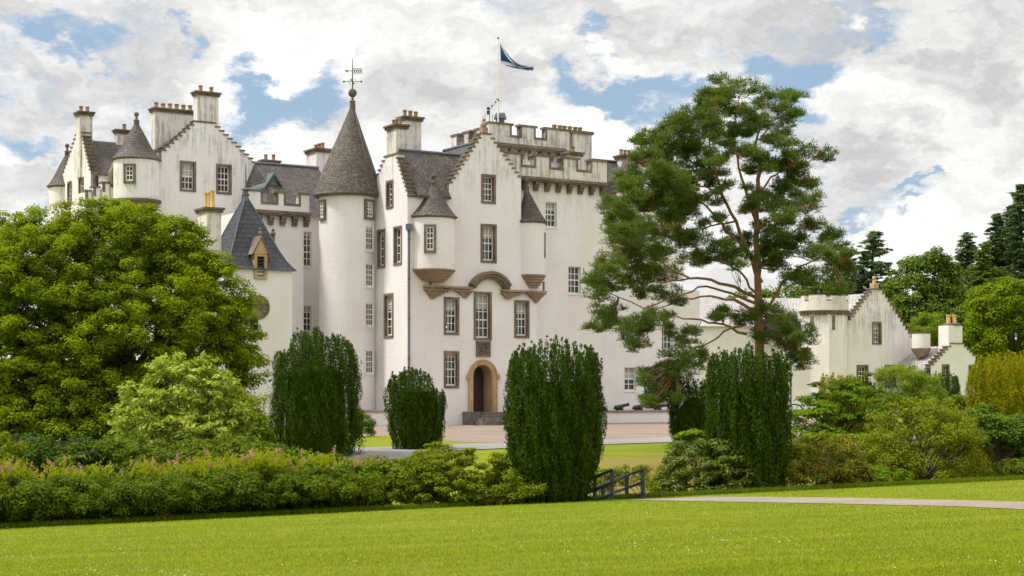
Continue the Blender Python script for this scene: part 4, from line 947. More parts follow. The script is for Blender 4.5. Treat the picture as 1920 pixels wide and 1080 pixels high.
# ------------------------------------------------------------------ terrain
def edge(x): return np.clip(45.3+.37*x, 37.5, 53.5)
def sstep(t): t = np.clip(t, 0, 1); return t*t*(3-2*t)
def gz(x, y):
    x = np.asarray(x, float); y = np.asarray(y, float)
    lawn = 1.2-.05*y+.04*x; E = edge(x); le = 1.2-.05*E+.04*x
    zv = np.minimum(le-.9, -1.7); t = y-E
    z = np.where(t < .3, lawn, le+(zv-le)*sstep((t-.3)/3.5)); z = np.where(t > 4.5, zv*(1-sstep((t-4.5)/8.0)), z)
    far = sstep((np.abs(x)-60)/60); return z*(1-far)
def grid_sheet(name, xs, ys, mat, off=0., label=None, cat=None, kind='structure', warp=None):
    X, Y = np.meshgrid(xs, ys); 
    if warp is not None: X, Y = warp(X, Y)
    Z = gz(X, Y)+off; v = np.stack([X, Y, Z], -1).reshape(-1, 3); nx, ny = len(xs), len(ys)
    i = np.arange(nx*ny).reshape(ny, nx); f = np.stack([i[:-1, :-1], i[:-1, 1:], i[1:, 1:], i[1:, :-1]], -1).reshape(-1, 4)
    me = bpy.data.meshes.new(name); me.from_pydata(v.tolist(), [], f.tolist()); me.materials.append(M[mat])
    me.polygons.foreach_set('use_smooth', np.ones(len(f), bool)); me.update()
    o = bpy.data.objects.new(name, me); SC.collection.objects.link(o); return tag(o, label, cat, None, kind)
xs = np.concatenate([np.linspace(-1500, -140, 8), np.linspace(-120, -42, 20), np.arange(-40, 45, .5), np.linspace(46, 120, 20), np.linspace(140, 1500, 8)])
ys = np.concatenate([[-60, -30, -10], np.arange(0, 34, 2), np.arange(34, 72, .5), np.arange(72, 150, 4), np.linspace(155, 400, 12), [600, 1000, 1600, 2400]])
grid_sheet('ground', xs, ys, 'ground')
def strip(name, pts, mat, off):
    """ribbon between a near line and a far line: pts = [(xn, yn, xf, yf)]"""
    m = []; n = 40; P = []
    for i in range(len(pts)-1):
        for k in range(n): t = k/n; P.append([a+(b-a)*t for a, b in zip(pts[i], pts[i+1])])
    P.append(list(pts[-1])); P = np.array(P); nv = 14
    if name == 'path':
        q = np.arange(len(P)); P[:, 1] += .05*np.sin(q*.9)+.05*np.sin(q*.33+1); P[:, 3] += .07*np.sin(q*.8+2)+.08*np.sin(q*.27)
    X = P[:, 0:1]+(P[:, 2:3]-P[:, 0:1])*np.linspace(0, 1, nv); Y = P[:, 1:2]+(P[:, 3:4]-P[:, 1:2])*np.linspace(0, 1, nv)
    Z = gz(X, Y)+off; v = np.stack([X, Y, Z], -1).reshape(-1, 3); i = np.arange(v.shape[0]).reshape(X.shape)
    f = np.stack([i[:-1, :-1], i[1:, :-1], i[1:, 1:], i[:-1, 1:]], -1).reshape(-1, 4)
    me = bpy.data.meshes.new(name); me.from_pydata(v.tolist(), [], f.tolist()); me.materials.append(M[mat]); me.update()
    o = bpy.data.objects.new(name, me); SC.collection.objects.link(o); o['kind'] = 'structure'; return o
def gp(px, py, z=0.):   # ground point at height z seen at a pixel
    D = (CAMZ-z)*FPX/(py-HZ); return ((px-CX)*D/FPX, D)
# forecourt gravel up to the walls
a, b, c, d = gp(735, 817), gp(1000, 831), gp(1290, 822), gp(1600, 818)
strip('forecourt', [(-9.3, 74, -11, 108), (a[0], a[1], -9.5, 110), (-2, 66.5, -3, 110), (b[0], b[1], 0, 112), (c[0], c[1], 12, 114), (d[0], d[1], 24, 118)], 'gravel', .006)
a, b, c, d = gp(560, 862), gp(700, 853), gp(1000, 839), gp(1290, 829)
strip('road', [(a[0]-6, a[1]-3, a[0]-7, a[1]+3), (b[0], b[1], b[0]-.3, b[1]+6.5), (c[0], c[1], c[0], c[1]+6.3), (d[0], d[1], d[0], d[1]+6), (30, 70, 30, 76)], 'road', .03)
# gravel path crossing the near lawn to the footbridge
def lp(px, py):     # point on the sloping lawn seen at a pixel: CAMZ-(1.2-.05D+.04kD) = (py-HZ)D/F
    k = (px-CX)/FPX; D = 1.0/((py-HZ)/FPX-.05+.04*k); return (k*D, D)
pa = [(1150, 938, 1215, 936.0), (1215, 938.5, 1260, 934.5), (1290, 940, 1330, 932), (1400, 942, 1420, 932.5), (1600, 946, 1610, 934.5), (1800, 950.5, 1800, 939), (1920, 956, 1920, 942), (2040, 963, 2040, 949), (2400, 985, 2400, 971)]
strip('path', [(*lp(a, b), *lp(c, d)) for a, b, c, d in pa], 'path', .012)

# ------------------------------------------------------------------ foliage kit (numpy)
def norm(a): return a/np.maximum(np.linalg.norm(a, axis=-1, keepdims=True), 1e-9)
def leaves(name, P, Nn, T, size, asp, mat, parent=None, origin=(0, 0, 0), mats=None, midx=None, **kw):
    """one small kite-shaped leaf per point: Nn leaf normals, T leaf axes"""
    n = len(P); Nn = norm(Nn); T = norm(T-(T*Nn).sum(-1, keepdims=True)*Nn); B = np.cross(Nn, T)
    Lh = (size/2)[:, None]; Wd = Lh*asp
    v = np.stack([P-T*Lh, P+B*Wd+T*Lh*.1, P+T*Lh, P-B*Wd+T*Lh*.1], 1).reshape(-1, 3)
    off = np.array(ROOT[parent.name]) if parent is not None else np.array(origin); v = (v-off).astype(np.float32)
    me = bpy.data.meshes.new(name); me.vertices.add(4*n); me.vertices.foreach_set('co', v.ravel())
    me.loops.add(4*n); me.loops.foreach_set('vertex_index', np.arange(4*n, dtype=np.int32)); me.polygons.add(n)
    me.polygons.foreach_set('loop_start', np.arange(0, 4*n, 4, dtype=np.int32))
    for m in (mats or [mat]): me.materials.append(M[m])
    if midx is not None: me.polygons.foreach_set('material_index', midx.astype(np.int32))
    me.update(calc_edges=True); return tag(link(name, me, parent, origin), **kw)
def dirs(n): return norm(rng.normal(size=(n, 3)))
def clumps_from(lobes, cl, fill=.22, back=.55, low=-.75):
    C, Rr = [], []
    for lb in lobes:
        px, py, rx, ry, D = lb[:5]; rd = lb[5] if len(lb) > 5 else None
        c = np.array(W(px, py, D)); r = np.array([rx*D/FPX, (rd or min(rx, ry*1.3)*D/FPX), ry*D/FPX])
        area = 4*math.pi*((r[0]*r[1])**1.6/3+(r[0]*r[2])**1.6/3+(r[1]*r[2])**1.6/3)**(1/1.6)
        n = max(3, int(area/(cl*cl)*.62)); d = dirs(n); keep = (d[:, 2] > low) & ((d[:, 1] < .35) | (rng.random(n) < back)); d = d[keep]
        k = rng.uniform(.80, 1.02, len(d)); inn = rng.random(len(d)) < fill; k[inn] = rng.uniform(.35, .8, inn.sum())
        p = c+d*r*k[:, None]; C.append(p); Rr.append(np.full(len(p), cl)*rng.uniform(.7, 1.25, len(p)))
    C = np.concatenate(C); Rr = np.concatenate(Rr); ok = np.ones(len(C), bool)
    g = gz(C[:, 0], C[:, 1]); ok &= C[:, 2] > g+.12
    for lb in lobes:    # drop clumps buried deep inside another lobe
        px, py, rx, ry, D = lb[:5]; c = np.array(W(px, py, D)); r = np.array([rx*D/FPX, (lb[5] if len(lb) > 5 else min(rx, ry*1.3)*D/FPX), ry*D/FPX])
        q = np.linalg.norm((C-c)/r, axis=1); ok &= (q > .72) | (rng.random(len(C)) < fill)
    return C[ok], Rr[ok]
def fill_clumps(C, Rr, n, flat=.7, up=.8, size=.14, ball=.55):
    k = len(C); idx = np.repeat(np.arange(k), n); d = dirs(len(idx)); d[:, 2] = np.where(rng.random(len(d)) < .3, np.abs(d[:, 2]), d[:, 2])
    rr = rng.uniform(ball, 1.05, len(idx))**.8; ax = np.stack([np.ones(k), np.ones(k), np.full(k, flat)], 1)*rng.uniform(.8, 1.2, (k, 3))
    P = C[idx]+d*ax[idx]*(Rr[idx]*rr)[:, None]
    Nn = d*.9+np.array([0, 0, up])+rng.normal(size=d.shape)*.55
    T = d+rng.normal(size=d.shape)*.8+np.array([0, 0, -.1]); return P, Nn, T, size*rng.uniform(.65, 1.25, len(P))
def limb(m, a, b, r0, r1, sag=.1, n=5, seg=5):
    a, b = Vector(a), Vector(b); l = (b-a).length; off = Vector(rng.normal(size=3))*l*.07; pts = []
    for i in range(n+1):
        t = i/n; pts.append(a.lerp(b, t)+off*math.sin(math.pi*t)+Vector((0, 0, -sag*l*math.sin(math.pi*t))))
    m.tube(pts, [r0+(r1-r0)*i/n for i in range(n+1)], seg); return pts
def plant(name, label, cat, lobes, base, lm, cl=.5, n=160, size=.14, asp=.38, up=.8, flat=.7, wood='bark', tr=.12, limbs=18, twigs=True, fill=.25, group=None, low=-.75, ball=.5, trunk_name='trunk', fork=None, extra=None, crown='crown'):
    bx, by = base[:2]; bz = float(gz(bx, by))-.1; t = thing(name, label, cat, (bx, by, bz+.1), group)
    C, Rr = clumps_from(lobes, cl, fill, low=low)
    P, Nn, T, S = fill_clumps(C, Rr, n, flat, up, size, ball); leaves(crown, P, Nn, T, S, asp, lm, t)
    m = MB(); ctr = Vector(C.mean(0)); B = Vector((bx, by, bz)); fk = Vector(fork) if fork else B.lerp(Vector((ctr.x, ctr.y, ctr.z)), .35)
    pts = limb(m, B, fk, tr*1.25, tr*.9, 0, 4, 8); order = rng.permutation(len(C))[:limbs]
    mains = [pts[-1], pts[-2], pts[-3]]
    for j, i in enumerate(order):
        q = Vector(C[i]); s = mains[j % 3]; l = limb(m, s, q, tr*.55, tr*.12, -.06, 5, 5)
        if twigs:
            dd = np.linalg.norm(C-np.array(q), axis=1); near = np.argsort(dd)[1:5]
            for k in near: limb(m, l[3], Vector(C[k]), tr*.2, tr*.06, 0, 3, 4)
    m.build(trunk_name, wood, t); return t, C, Rr

# leaf colours
M['lf_tree'] = leaf_mat('broadleaf_green', (.19, .265, .006), (.39, .45, .010), (.13, .20, .008), .5)
M['lf_light'] = leaf_mat('pale_whitebeam_leaf', (.34, .42, .05), (.50, .55, .11), (.26, .35, .035), .35, .9)
M['lf_hedge'] = leaf_mat('spirea_leaf', (.06, .12, .008), (.14, .20, .010), (.17, .22, .010), .35, .8)
M['lf_rhodo'] = leaf_mat('rhododendron_leaf', (.06, .11, .018), (.12, .175, .022), (.17, .20, .015), .2, .8, .45, .2)
M['lf_azalea'] = leaf_mat('azalea_leaf', (.11, .165, .006), (.28, .31, .010), (.17, .23, .008), .4, .9)
M['lf_bronze'] = leaf_mat('bronze_green_leaf', (.14, .20, .010), (.27, .30, .02), (.25, .17, .03), .3, 1.2)
M['lf_maple'] = leaf_mat('maple_leaf', (.15, .26, .008), (.30, .41, .014), (.13, .24, .012), .45, .9)
M['lf_willow'] = leaf_mat('willow_leaf', (.19, .27, .02), (.35, .42, .05), (.15, .23, .015), .45, .8)
M['lf_thorn'] = leaf_mat('thorn_leaf', (.17, .23, .008), (.32, .36, .012), (.14, .16, .015), .35, .7)
M['lf_right'] = leaf_mat('shrub_leaf', (.11, .20, .018), (.21, .31, .03), (.08, .14, .015), .35, .7)
M['lf_yew'] = leaf_mat('yew_needles', (.024, .050, .006), (.092, .150, .010), (.040, .075, .007), .2, 1.2, .7, .05)
M['lf_gold'] = leaf_mat('golden_yew_needles', (.16, .18, .006), (.44, .41, .010), (.26, .26, .008), .3, 1.0, .7, .05)
M['lf_pine'] = leaf_mat('pine_needles', (.085, .135, .026), (.20, .265, .050), (.105, .165, .028), .35, .5, .6, .08)
M['lf_conif'] = leaf_mat('dark_conifer_needles', (.065, .11, .03), (.115, .17, .045), (.05, .085, .03), .12, .15)
M['lf_far'] = leaf_mat('far_broadleaf', (.12, .18, .02), (.21, .28, .028), (.08, .13, .02), .3, .12)
M['lf_bright'] = leaf_mat('bright_lime_leaf', (.16, .24, .006), (.32, .39, .010), (.11, .18, .008), .4, .3)
M['lf_shade'] = leaf_mat('dark_laurel_leaf', (.045, .085, .008), (.09, .14, .010), (.04, .07, .008), .2, .8)
M['lf_shoot'] = leaf_mat('young_shoot_leaf', (.22, .30, .008), (.42, .45, .012), (.30, .34, .010), .45, .8)
M['pinkf'] = leaf_mat('pink_flower_spike', (.58, .27, .36), (.68, .36, .44), (.50, .25, .28), .4, 1.)
M['whitef'] = plain('white_clover', (.58, .58, .42), .8, .1, 5, bmp=0)

# ------------------------------------------------------------------ yews: clipped upright columns of packed vertical plumes
def yew(name, label, px0, px1, py0, D, base_y, mat='lf_yew', bulge=((0, .72), (.12, .86), (.45, 1.0), (.8, .98), (1, .86)), K=80, flat_top=.9, size=.066, dens=1., tops=None, group=None, step=.095, rough=.13):
    rx = (px1-px0)/2*D/FPX; cx = ((px0+px1)/2-CX)*D/FPX; zt = ZP(py0, D); zb = float(gz(cx, D)) if base_y is None else ZP(base_y, D)
    H = zt-zb; t = thing(name, label, 'yew', (cx, D, zb), group)
    hs, rs = zip(*bulge); P, Nn, T, S = [], [], [], []
    K = int(K*dens)
    for k in range(K+K//3):
        top = k >= K
        a = 2*math.pi*(k*.618034 % 1) if top else 2*math.pi*k/K+rng.uniform(-.03, .03)
        if not top and math.sin(a) > .55 and rng.random() < .6: continue
        rf = math.sqrt(rng.random())*.85 if top else rng.uniform(.86, 1.03)
        hmax = H*((flat_top+(1-flat_top)*math.sqrt(max(0, 1-rf*rf))) if not callable(tops) else tops(math.cos(a)*rf))*rng.uniform(.955, 1.02)
        z0 = max(.1, hmax-1.7) if top else rng.uniform(0, .25)*H*(rng.random() < .4)
        pr = rx*rough*rng.uniform(.7, 1.3)*1.1            # plume radius
        nz = int((hmax-z0)/step)
        zs_ = z0+(np.arange(nz)+rng.random(nz))*step
        f = np.interp(zs_/H, hs, rs)*rx*rf
        w = .92+.08*np.sin(zs_*3.1+k)
        cxs = cx+np.cos(a)*f*w+np.sin(k*1.7+zs_*1.3)*.02; cys = D+np.sin(a)*f*w
        tip = np.clip((hmax-zs_)/.5, .12, 1)**.7
        m_ = 30 if not top else 20
        d = dirs(nz*m_); out_ = np.array([math.cos(a), math.sin(a), 0])
        if not top: d = norm(d+out_*.55)
        rr = np.repeat(pr*tip, m_)*rng.uniform(.35, 1.0, nz*m_)**.5
        lump = .82+.25*np.sin(np.repeat(zs_, m_)*11+k*2.1+d[:, 0]*3)
        p = np.stack([np.repeat(cxs, m_), np.repeat(cys, m_), np.repeat(zs_+zb, m_)], 1)+d*np.array([1, 1, 1.0])*(rr*lump)[:, None]
        P.append(p); T.append(np.array([0, 0, 1.0])+d*.75+rng.normal(size=d.shape)*.25); Nn.append(d+rng.normal(size=d.shape)*.5); S.append(size*rng.uniform(.7, 1.4, len(p))*1.15)
    P, Nn, T, S = map(np.concatenate, (P, Nn, T, S))
    leaves('crown', P, Nn, T, S, .30, mat, t)
    m = MB(); pr = [(.02, zb)]+[(rx*.70*r, zb+H*h*.8) for h, r in bulge]; pr[1] = (rx*.70*bulge[0][1], zb+.02); pr[-1] = (rx*.25, zb+H*.70); pr.append((.0, zb+H*.72))
    m.lathe((cx, D), pr, 28); m.build('inner_growth', mat, t)
    m = MB(); m.tube([(cx, D, zb-.3), (cx, D, zb+H*.4)], .22, 8); m.build('trunk', 'bark_dark', t); return t
yg = 'upright yews in front of the castle'
yew('upright_yew', 'tall shaggy dark green yew with spiky top left of the round stair tower', 514, 670, 612, 55, None, tops=lambda c: .965-.11*abs(c-.05)**3-.07*(c < -.55)+.025*math.sin(c*11), K=64, rough=.135, group=yg, bulge=((0, .98), (.2, 1.04), (.5, 1.0), (.8, .95), (1, .84)), dens=1.1)
yew('upright_yew', 'small shaggy yew standing on the grass left of the castle door', 726, 838, 682, 58.5, None, tops=lambda c: .97-.13*abs(c+.15)**1.5-.14*(c > .55), K=54, rough=.14, group=yg, bulge=((0, .70), (.25, .93), (.6, 1.), (.85, .95), (1, .85)))
yew('upright_yew', 'broad dense clipped yew column hiding the wall right of the castle door', 949, 1130, 626, 45.9, 945, K=84, rough=.10, flat_top=.87, group=yg, bulge=((0, .58), (.12, .72), (.28, .98), (.5, 1.02), (.75, .98), (.9, .93), (1, .80)))
yew('upright_yew', 'tall dense dark yew column in front of the pine trunk', 1326, 1480, 634, 50, None, K=74, rough=.11, flat_top=.88, group=yg, bulge=((0, .82), (.15, .98), (.5, 1.0), (.75, 1.0), (.92, .95), (1, .82)))
yew('upright_yew', 'darkest yew half hidden behind the tall column at the terrace end', 1253, 1345, 706, 60, None, K=44, rough=.17, group=yg, bulge=((0, .60), (.25, .92), (.6, 1.), (1, .85)))
yew('golden_yew', 'big golden yellow clipped yew at the right edge of the garden', 1818, 1985, 655, 60, None, 'lf_gold', K=96, rough=.105, flat_top=.9, bulge=((0, .9), (.3, 1.0), (.8, 1.), (1, .85)))
yew('golden_yew', 'small olive golden yew behind the maple, in front of the outbuilding', 1535, 1618, 695, 68, None, 'lf_gold', K=36, rough=.18)
yew('upright_yew', 'short dark yew in front of the small end gable', 1748, 1798, 692, 76, None, K=30, rough=.2)
yew('upright_yew', 'young dark yew hidden between maple and willow', 1600, 1640, 705, 70, None, K=26, rough=.2)

# ------------------------------------------------------------------ the big left tree and the shrubs
TG = [(215, 480, 165, 112, 66), (70, 560, 150, 150, 65), (375, 585, 95, 120, 65), (250, 640, 230, 180, 66), (20, 700, 150, 150, 64), (420, 690, 82, 125, 65), (60, 455, 110, 60, 66), (-60, 560, 120, 170, 66), (150, 740, 200, 110, 64), (320, 480, 90, 70, 66), (225, 425, 85, 54, 66), (60, 800, 150, 70, 62), (250, 800, 150, 70, 62.5), (430, 790, 75, 65, 62), (440, 590, 45, 60, 65), (400, 500, 40, 40, 65.5)]
bx, by = at(250, 66)
plant('broadleaf_tree', 'huge domed green broadleaf tree hiding the left part of the castle', 'tree', TG, (bx, by), 'lf_tree', cl=.42, n=175, size=.155, asp=.44, up=1.1, flat=.65, ball=.25, wood='bark_dark', tr=.30, limbs=44, fill=.75, fork=W(255, 690, 66))
plant('whitebeam', 'loose pale silvery-green small tree in front of the huge domed tree', 'tree', [(350, 745, 88, 58, 53), (280, 790, 65, 60, 52.5), (420, 800, 60, 55, 53), (330, 700, 50, 35, 53), (400, 705, 35, 30, 53), (340, 820, 90, 45, 52), (300, 695, 22, 30, 53), (378, 688, 16, 26, 53), (425, 725, 28, 26, 53), (250, 745, 24, 30, 52.6), (455, 770, 22, 24, 53)], at(350, 53), 'lf_light', cl=.28, n=36, size=.19, asp=.42, up=.7, flat=.6, tr=.05, limbs=46, fill=.5, ball=.2, trunk_name='stem')
plant('shrub', 'leafy yellow-green bush between the pale small tree and the shaggy yew', 'shrub', [(470, 810, 30, 40, 54), (495, 830, 22, 30, 54)], at(480, 54), 'lf_maple', cl=.25, n=90, size=.14, limbs=8, tr=.03, trunk_name='stem')
plant('shrub', 'bright yellow-green sapling poking above the hedge at far left edge', 'shrub', [(18, 850, 26, 35, 44.5), (-10, 870, 30, 30, 44)], at(15, 44.5), 'lf_azalea', cl=.22, n=80, size=.13, limbs=8, tr=.025, trunk_name='stem')
plant('shrub', 'small clipped round bush against the wall beside the shaggy yew', 'shrub', [(680, 800, 19, 28, 74), (668, 795, 16, 25, 74)], at(680, 74), 'lf_hedge', cl=.22, n=150, size=.10, limbs=4, tr=.03, trunk_name='stem')
plant('shrub', 'dark laurel understorey behind the flowering hedge at far left', 'shrub', [(20, 862, 90, 42, 51), (120, 864, 80, 40, 50), (-60, 862, 80, 40, 51)], at(60, 51), 'lf_shade', cl=.34, n=130, size=.15, limbs=14, tr=.04, trunk_name='stem')
plant('shrub', 'dark laurel understorey below the pale small tree', 'shrub', [(220, 864, 80, 36, 50), (330, 866, 80, 32, 50), (430, 864, 70, 36, 50), (500, 868, 50, 32, 49.5), (275, 872, 60, 36, 49.4), (390, 872, 60, 36, 49.4), (170, 872, 60, 36, 49.4), (560, 880, 60, 28, 49), (630, 884, 50, 24, 48.6)], at(330, 50.3), 'lf_hedge', cl=.34, n=170, size=.15, limbs=14, tr=.04, trunk_name='stem')
# flowering hedge along the lawn edge
hl = []
for px in range(-70, 700, 44):
    kx = (px-CX)/FPX; D = 45.3/(1-.37*kx)+.9; D = max(38.7, D)
    top = np.interp(px, [-70, 0, 100, 300, 500, 620, 700], [884, 892, 898, 890, 872, 872, 884])+rng.uniform(-5, 5)
    bot = 730+(CAMZ-float(gz(kx*D, D)))*FPX/D
    hl.append((px, top+(bot-top)*.40, 46, (bot-top)*.36, D+.15, 1.35)); hl.append((px, top+(bot-top)*.72, 40, (bot-top)*.34, D+1.0, 1.0))
t, C, Rr = plant('flowering_hedge', 'long dense hedge with pink flower spikes along the lawn edge', 'hedge', hl, (-10, 43.2), 'lf_hedge', cl=.27, n=210, size=.105, asp=.36, up=.6, flat=.75, tr=.03, limbs=20, fill=.4, ball=.3, trunk_name='stem')
# upright shoots on top and the flower spikes
top = C[(C[:, 2] > gz(C[:, 0], C[:, 1])+1.2)]
sel = top[rng.integers(0, len(top), 1700)]+rng.normal(size=(1700, 3))*[.25, .25, .1]; hgt = rng.uniform(.12, .38, 1700); k = 22
tt = rng.random((1700, k)); lean = rng.normal(size=(1700, 2))*.18
P = np.stack([sel[:, None, 0]+lean[:, None, 0]*tt+rng.normal(size=tt.shape)*.025, sel[:, None, 1]+lean[:, None, 1]*tt+rng.normal(size=tt.shape)*.025, sel[:, None, 2]+hgt[:, None]*tt+.1], -1).reshape(-1, 3)
d = dirs(len(P)); leaves('shoots', P, d+[0, 0, .4], d+[0, 0, .8], np.full(len(P), .085), .3, 'lf_shoot', t, kind='stuff')
fi = rng.permutation(1700)[:170]; k = 26; tt = rng.random((len(fi), k)); wd = (.036*(1.1-tt))[..., None]
b = sel[fi]; hh = hgt[fi]*.9+.1
P = np.stack([b[:, None, 0]+lean[fi][:, None, 0]*(1+tt*.4), b[:, None, 1]+lean[fi][:, None, 1]*(1+tt*.4), b[:, None, 2]+hh[:, None]+tt*.17], -1)+rng.normal(size=(len(fi), k, 3))*wd
P = P.reshape(-1, 3); d = dirs(len(P)); leaves('flower_spikes', P, d, dirs(len(P)), np.full(len(P), .05), .6, 'pinkf', t, kind='stuff', label='pink flower spikes above the hedge top')

plant('azalea', 'spreading yellow-green layered azalea left of the broad clipped yew', 'shrub', [(800, 878, 75, 34, 46.5), (870, 885, 95, 42, 46), (760, 905, 80, 40, 45.6), (930, 905, 70, 38, 45.6), (990, 925, 34, 26, 45), (850, 925, 110, 30, 45.2), (815, 850, 36, 16, 47), (860, 922, 120, 30, 47.6), (760, 925, 60, 26, 47.4), (950, 925, 60, 26, 47.4)], at(860, 46.3), 'lf_azalea', cl=.25, n=150, size=.115, asp=.38, up=1.3, flat=.45, tr=.04, limbs=20, fill=.4, ball=.3, trunk_name='stem')
plant('shrub', 'small dark green shrub under the hedge end with pink spires', 'shrub', [(700, 900, 34, 40, 45.8), (655, 905, 34, 40, 45.2)], at(690, 45.8), 'lf_hedge', cl=.26, n=150, size=.11, limbs=8, tr=.03, trunk_name='stem')
plant('rhododendron', 'rounded grey-green rhododendron right of the footbridge', 'shrub', [(1335, 870, 90, 46, 49.6), (1290, 895, 55, 34, 49.2), (1385, 895, 50, 38, 49.5), (1340, 905, 80, 26, 49)], at(1335, 49.8), 'lf_rhodo', cl=.26, n=130, size=.15, asp=.3, up=1.1, flat=.5, limbs=18, tr=.04, fill=.4, ball=.3, trunk_name='stem')
plant('shrub', 'bright green leafy branch spreading before the darkest yew', 'shrub', [(1300, 828, 38, 20, 56), (1335, 838, 30, 14, 56), (1275, 835, 20, 14, 56)], at(1310, 56), 'lf_maple', cl=.24, n=70, size=.15, flat=.4, up=1.3, limbs=8, tr=.03, ball=.2, trunk_name='stem')
plant('bronze_shrub', 'rounded shrub with bronze and green leaves right of the tall yew column', 'shrub', [(1545, 868, 85, 55, 51.5), (1510, 895, 50, 28, 50.7), (1590, 895, 45, 28, 51.2)], at(1545, 51.7), 'lf_bronze', cl=.26, n=130, size=.12, asp=.36, up=.9, flat=.6, limbs=18, tr=.04, fill=.4, ball=.3, trunk_name='stem')
plant('japanese_maple', 'wide layered bright green maple between tall yew and willow', 'tree', [(1560, 760, 80, 48, 60), (1510, 790, 50, 50, 59), (1610, 800, 60, 45, 60), (1600, 720, 40, 26, 61), (1545, 830, 85, 30, 58)], at(1560, 60), 'lf_maple', cl=.40, n=110, size=.17, asp=.42, up=1.5, flat=.3, limbs=30, tr=.07, fill=.45, ball=.2)
plant('willow', 'airy light green willow bush in front of the outbuilding windows', 'shrub', [(1700, 730, 62, 48, 70), (1660, 760, 40, 34, 70), (1740, 765, 44, 34, 69)], at(1700, 70), 'lf_willow', cl=.36, n=170, size=.16, asp=.24, up=.5, flat=.8, limbs=34, tr=.06, fill=.5, ball=.2, trunk_name='stem')
plant('thorn_bush', 'large twiggy olive-green thorn bush in the middle of the right shrubbery', 'shrub', [(1730, 830, 105, 78, 55.5), (1660, 860, 60, 50, 54.5), (1780, 800, 50, 50, 56), (1690, 790, 60, 35, 56), (1800, 860, 40, 50, 55)], at(1725, 55.8), 'lf_thorn', cl=.36, n=125, size=.115, asp=.36, up=.6, flat=.75, limbs=44, tr=.07, fill=.5, ball=.2, trunk_name='stem')
plant('shrub', 'yellow-green leafy bush under the golden yew top left side', 'shrub', [(1775, 755, 34, 26, 62), (1808, 765, 20, 22, 62)], at(1780, 62), 'lf_willow', cl=.25, n=90, size=.14, limbs=8, tr=.03, trunk_name='stem')
plant('shrub', 'cool green shrub with bare forked stems at the right edge', 'shrub', [(1880, 810, 70, 40, 58), (1850, 780, 34, 22, 58.5), (1925, 820, 50, 40, 58), (1960, 850, 60, 60, 58)], at(1872, 58), 'lf_right', cl=.30, n=120, size=.14, asp=.36, up=1., flat=.6, limbs=40, tr=.07, fill=.4, ball=.3, trunk_name='stem', fork=W(1872, 850, 58))
plant('shrub', 'low dark round shrub at the lawn edge under the forked stems', 'shrub', [(1890, 885, 44, 20, 55.5), (1940, 885, 40, 24, 55.5)], at(1890, 55.5), 'lf_hedge', cl=.24, n=120, size=.12, limbs=6, tr=.03, trunk_name='stem')
plant('ground_cover', 'low bright green leafy perennials between bronze shrub and thorn bush', 'plants', [(1650, 896, 55, 18, 53.2), (1600, 900, 40, 14, 52.5)], at(1650, 53.4), 'lf_maple', cl=.22, n=110, size=.12, limbs=6, tr=.02, low=-.3, trunk_name='stem')
plant('ground_cover', 'low weedy greenery along the bank under the thorn bush', 'plants', [(1740, 895, 60, 16, 54.3), (1810, 890, 50, 14, 55)], at(1770, 54.8), 'lf_thorn', cl=.22, n=120, size=.10, limbs=6, tr=.02, low=-.3, trunk_name='stem')
plant('bank_shrub', 'yellowish weedy bush right behind the footbridge rails', 'shrub', [(1245, 905, 34, 28, 50), (1180, 895, 60, 20, 52), (1110, 905, 40, 26, 52), (1262, 888, 20, 24, 50.5)], at(1225, 50.5), 'lf_azalea', cl=.22, n=100, size=.10, limbs=14, tr=.025, fill=.4, ball=.25, trunk_name='stem')

# ------------------------------------------------------------------ the scots pine
pt = thing('scots_pine', 'tall spreading pine with orange branches and flat needle pads in front of the wing', 'pine tree', (*at(1428, 62), 0))
DP = 62.0
Zc = lambda x, y, d=0: W(1060+x/1.895, 130+y/1.895, DP+d)
LM = [([(690, 1395), (690, 1100), (688, 900), (690, 820), (686, 700), (680, 550), (684, 420), (690, 330), (680, 250), (700, 190)], 40, 5, 0),
      ([(688, 760), (640, 640), (600, 540), (565, 450), (535, 370), (515, 300), (500, 220), (520, 150)], 16, 3, -1.5),
      ([(682, 560), (650, 460), (620, 350), (600, 250), (605, 160), (620, 90)], 13, 3, .8),
      ([(640, 640), (570, 560), (500, 490), (440, 430), (380, 360), (320, 300)], 11, 3, -2.5),
      ([(690, 820), (610, 775), (520, 750), (440, 740), (350, 690), (265, 635), (200, 610)], 14, 3, -3),
      ([(688, 835), (600, 800), (500, 765), (420, 800), (280, 850), (150, 790)], 11, 3, -1),
      ([(685, 870), (600, 820), (520, 805), (420, 815), (330, 850), (230, 900)], 13, 3, 1.5),
      ([(670, 790), (640, 730), (580, 695), (480, 660), (380, 640)], 9, 3, 2.5),
      ([(640, 945), (560, 905), (480, 890), (390, 880), (300, 900)], 10, 3, -2.5),
      ([(640, 905), (560, 930), (510, 975), (440, 1000), (400, 1030)], 9, 3, -3),
      ([(700, 870), (740, 820), (780, 750), (830, 700), (900, 670), (960, 680)], 13, 3, -1.5),
      ([(690, 640), (740, 600), (800, 580), (880, 555), (940, 585)], 9, 3, 1.5),
      ([(684, 470), (720, 400), (770, 355), (850, 330), (930, 300)], 9, 2, 0),
      ([(686, 560), (740, 530), (800, 500), (860, 490)], 7, 2, -2), ([(690, 250), (740, 180), (800, 130)], 6, 2, 1),
      ([(700, 900), (740, 920), (790, 950), (850, 1000)], 8, 2, -1.5), ([(535, 370), (460, 330), (380, 280), (310, 250)], 7, 2, 1.5), ([(565, 450), (500, 420), (420, 410), (340, 440), (260, 450)], 7, 2, -3.2),
      ([(440, 740), (350, 760), (240, 760), (120, 760)], 6, 2, -2), ([(600, 540), (520, 555), (430, 580), (300, 560), (180, 540)], 7, 2, 2.8)]
anch = []
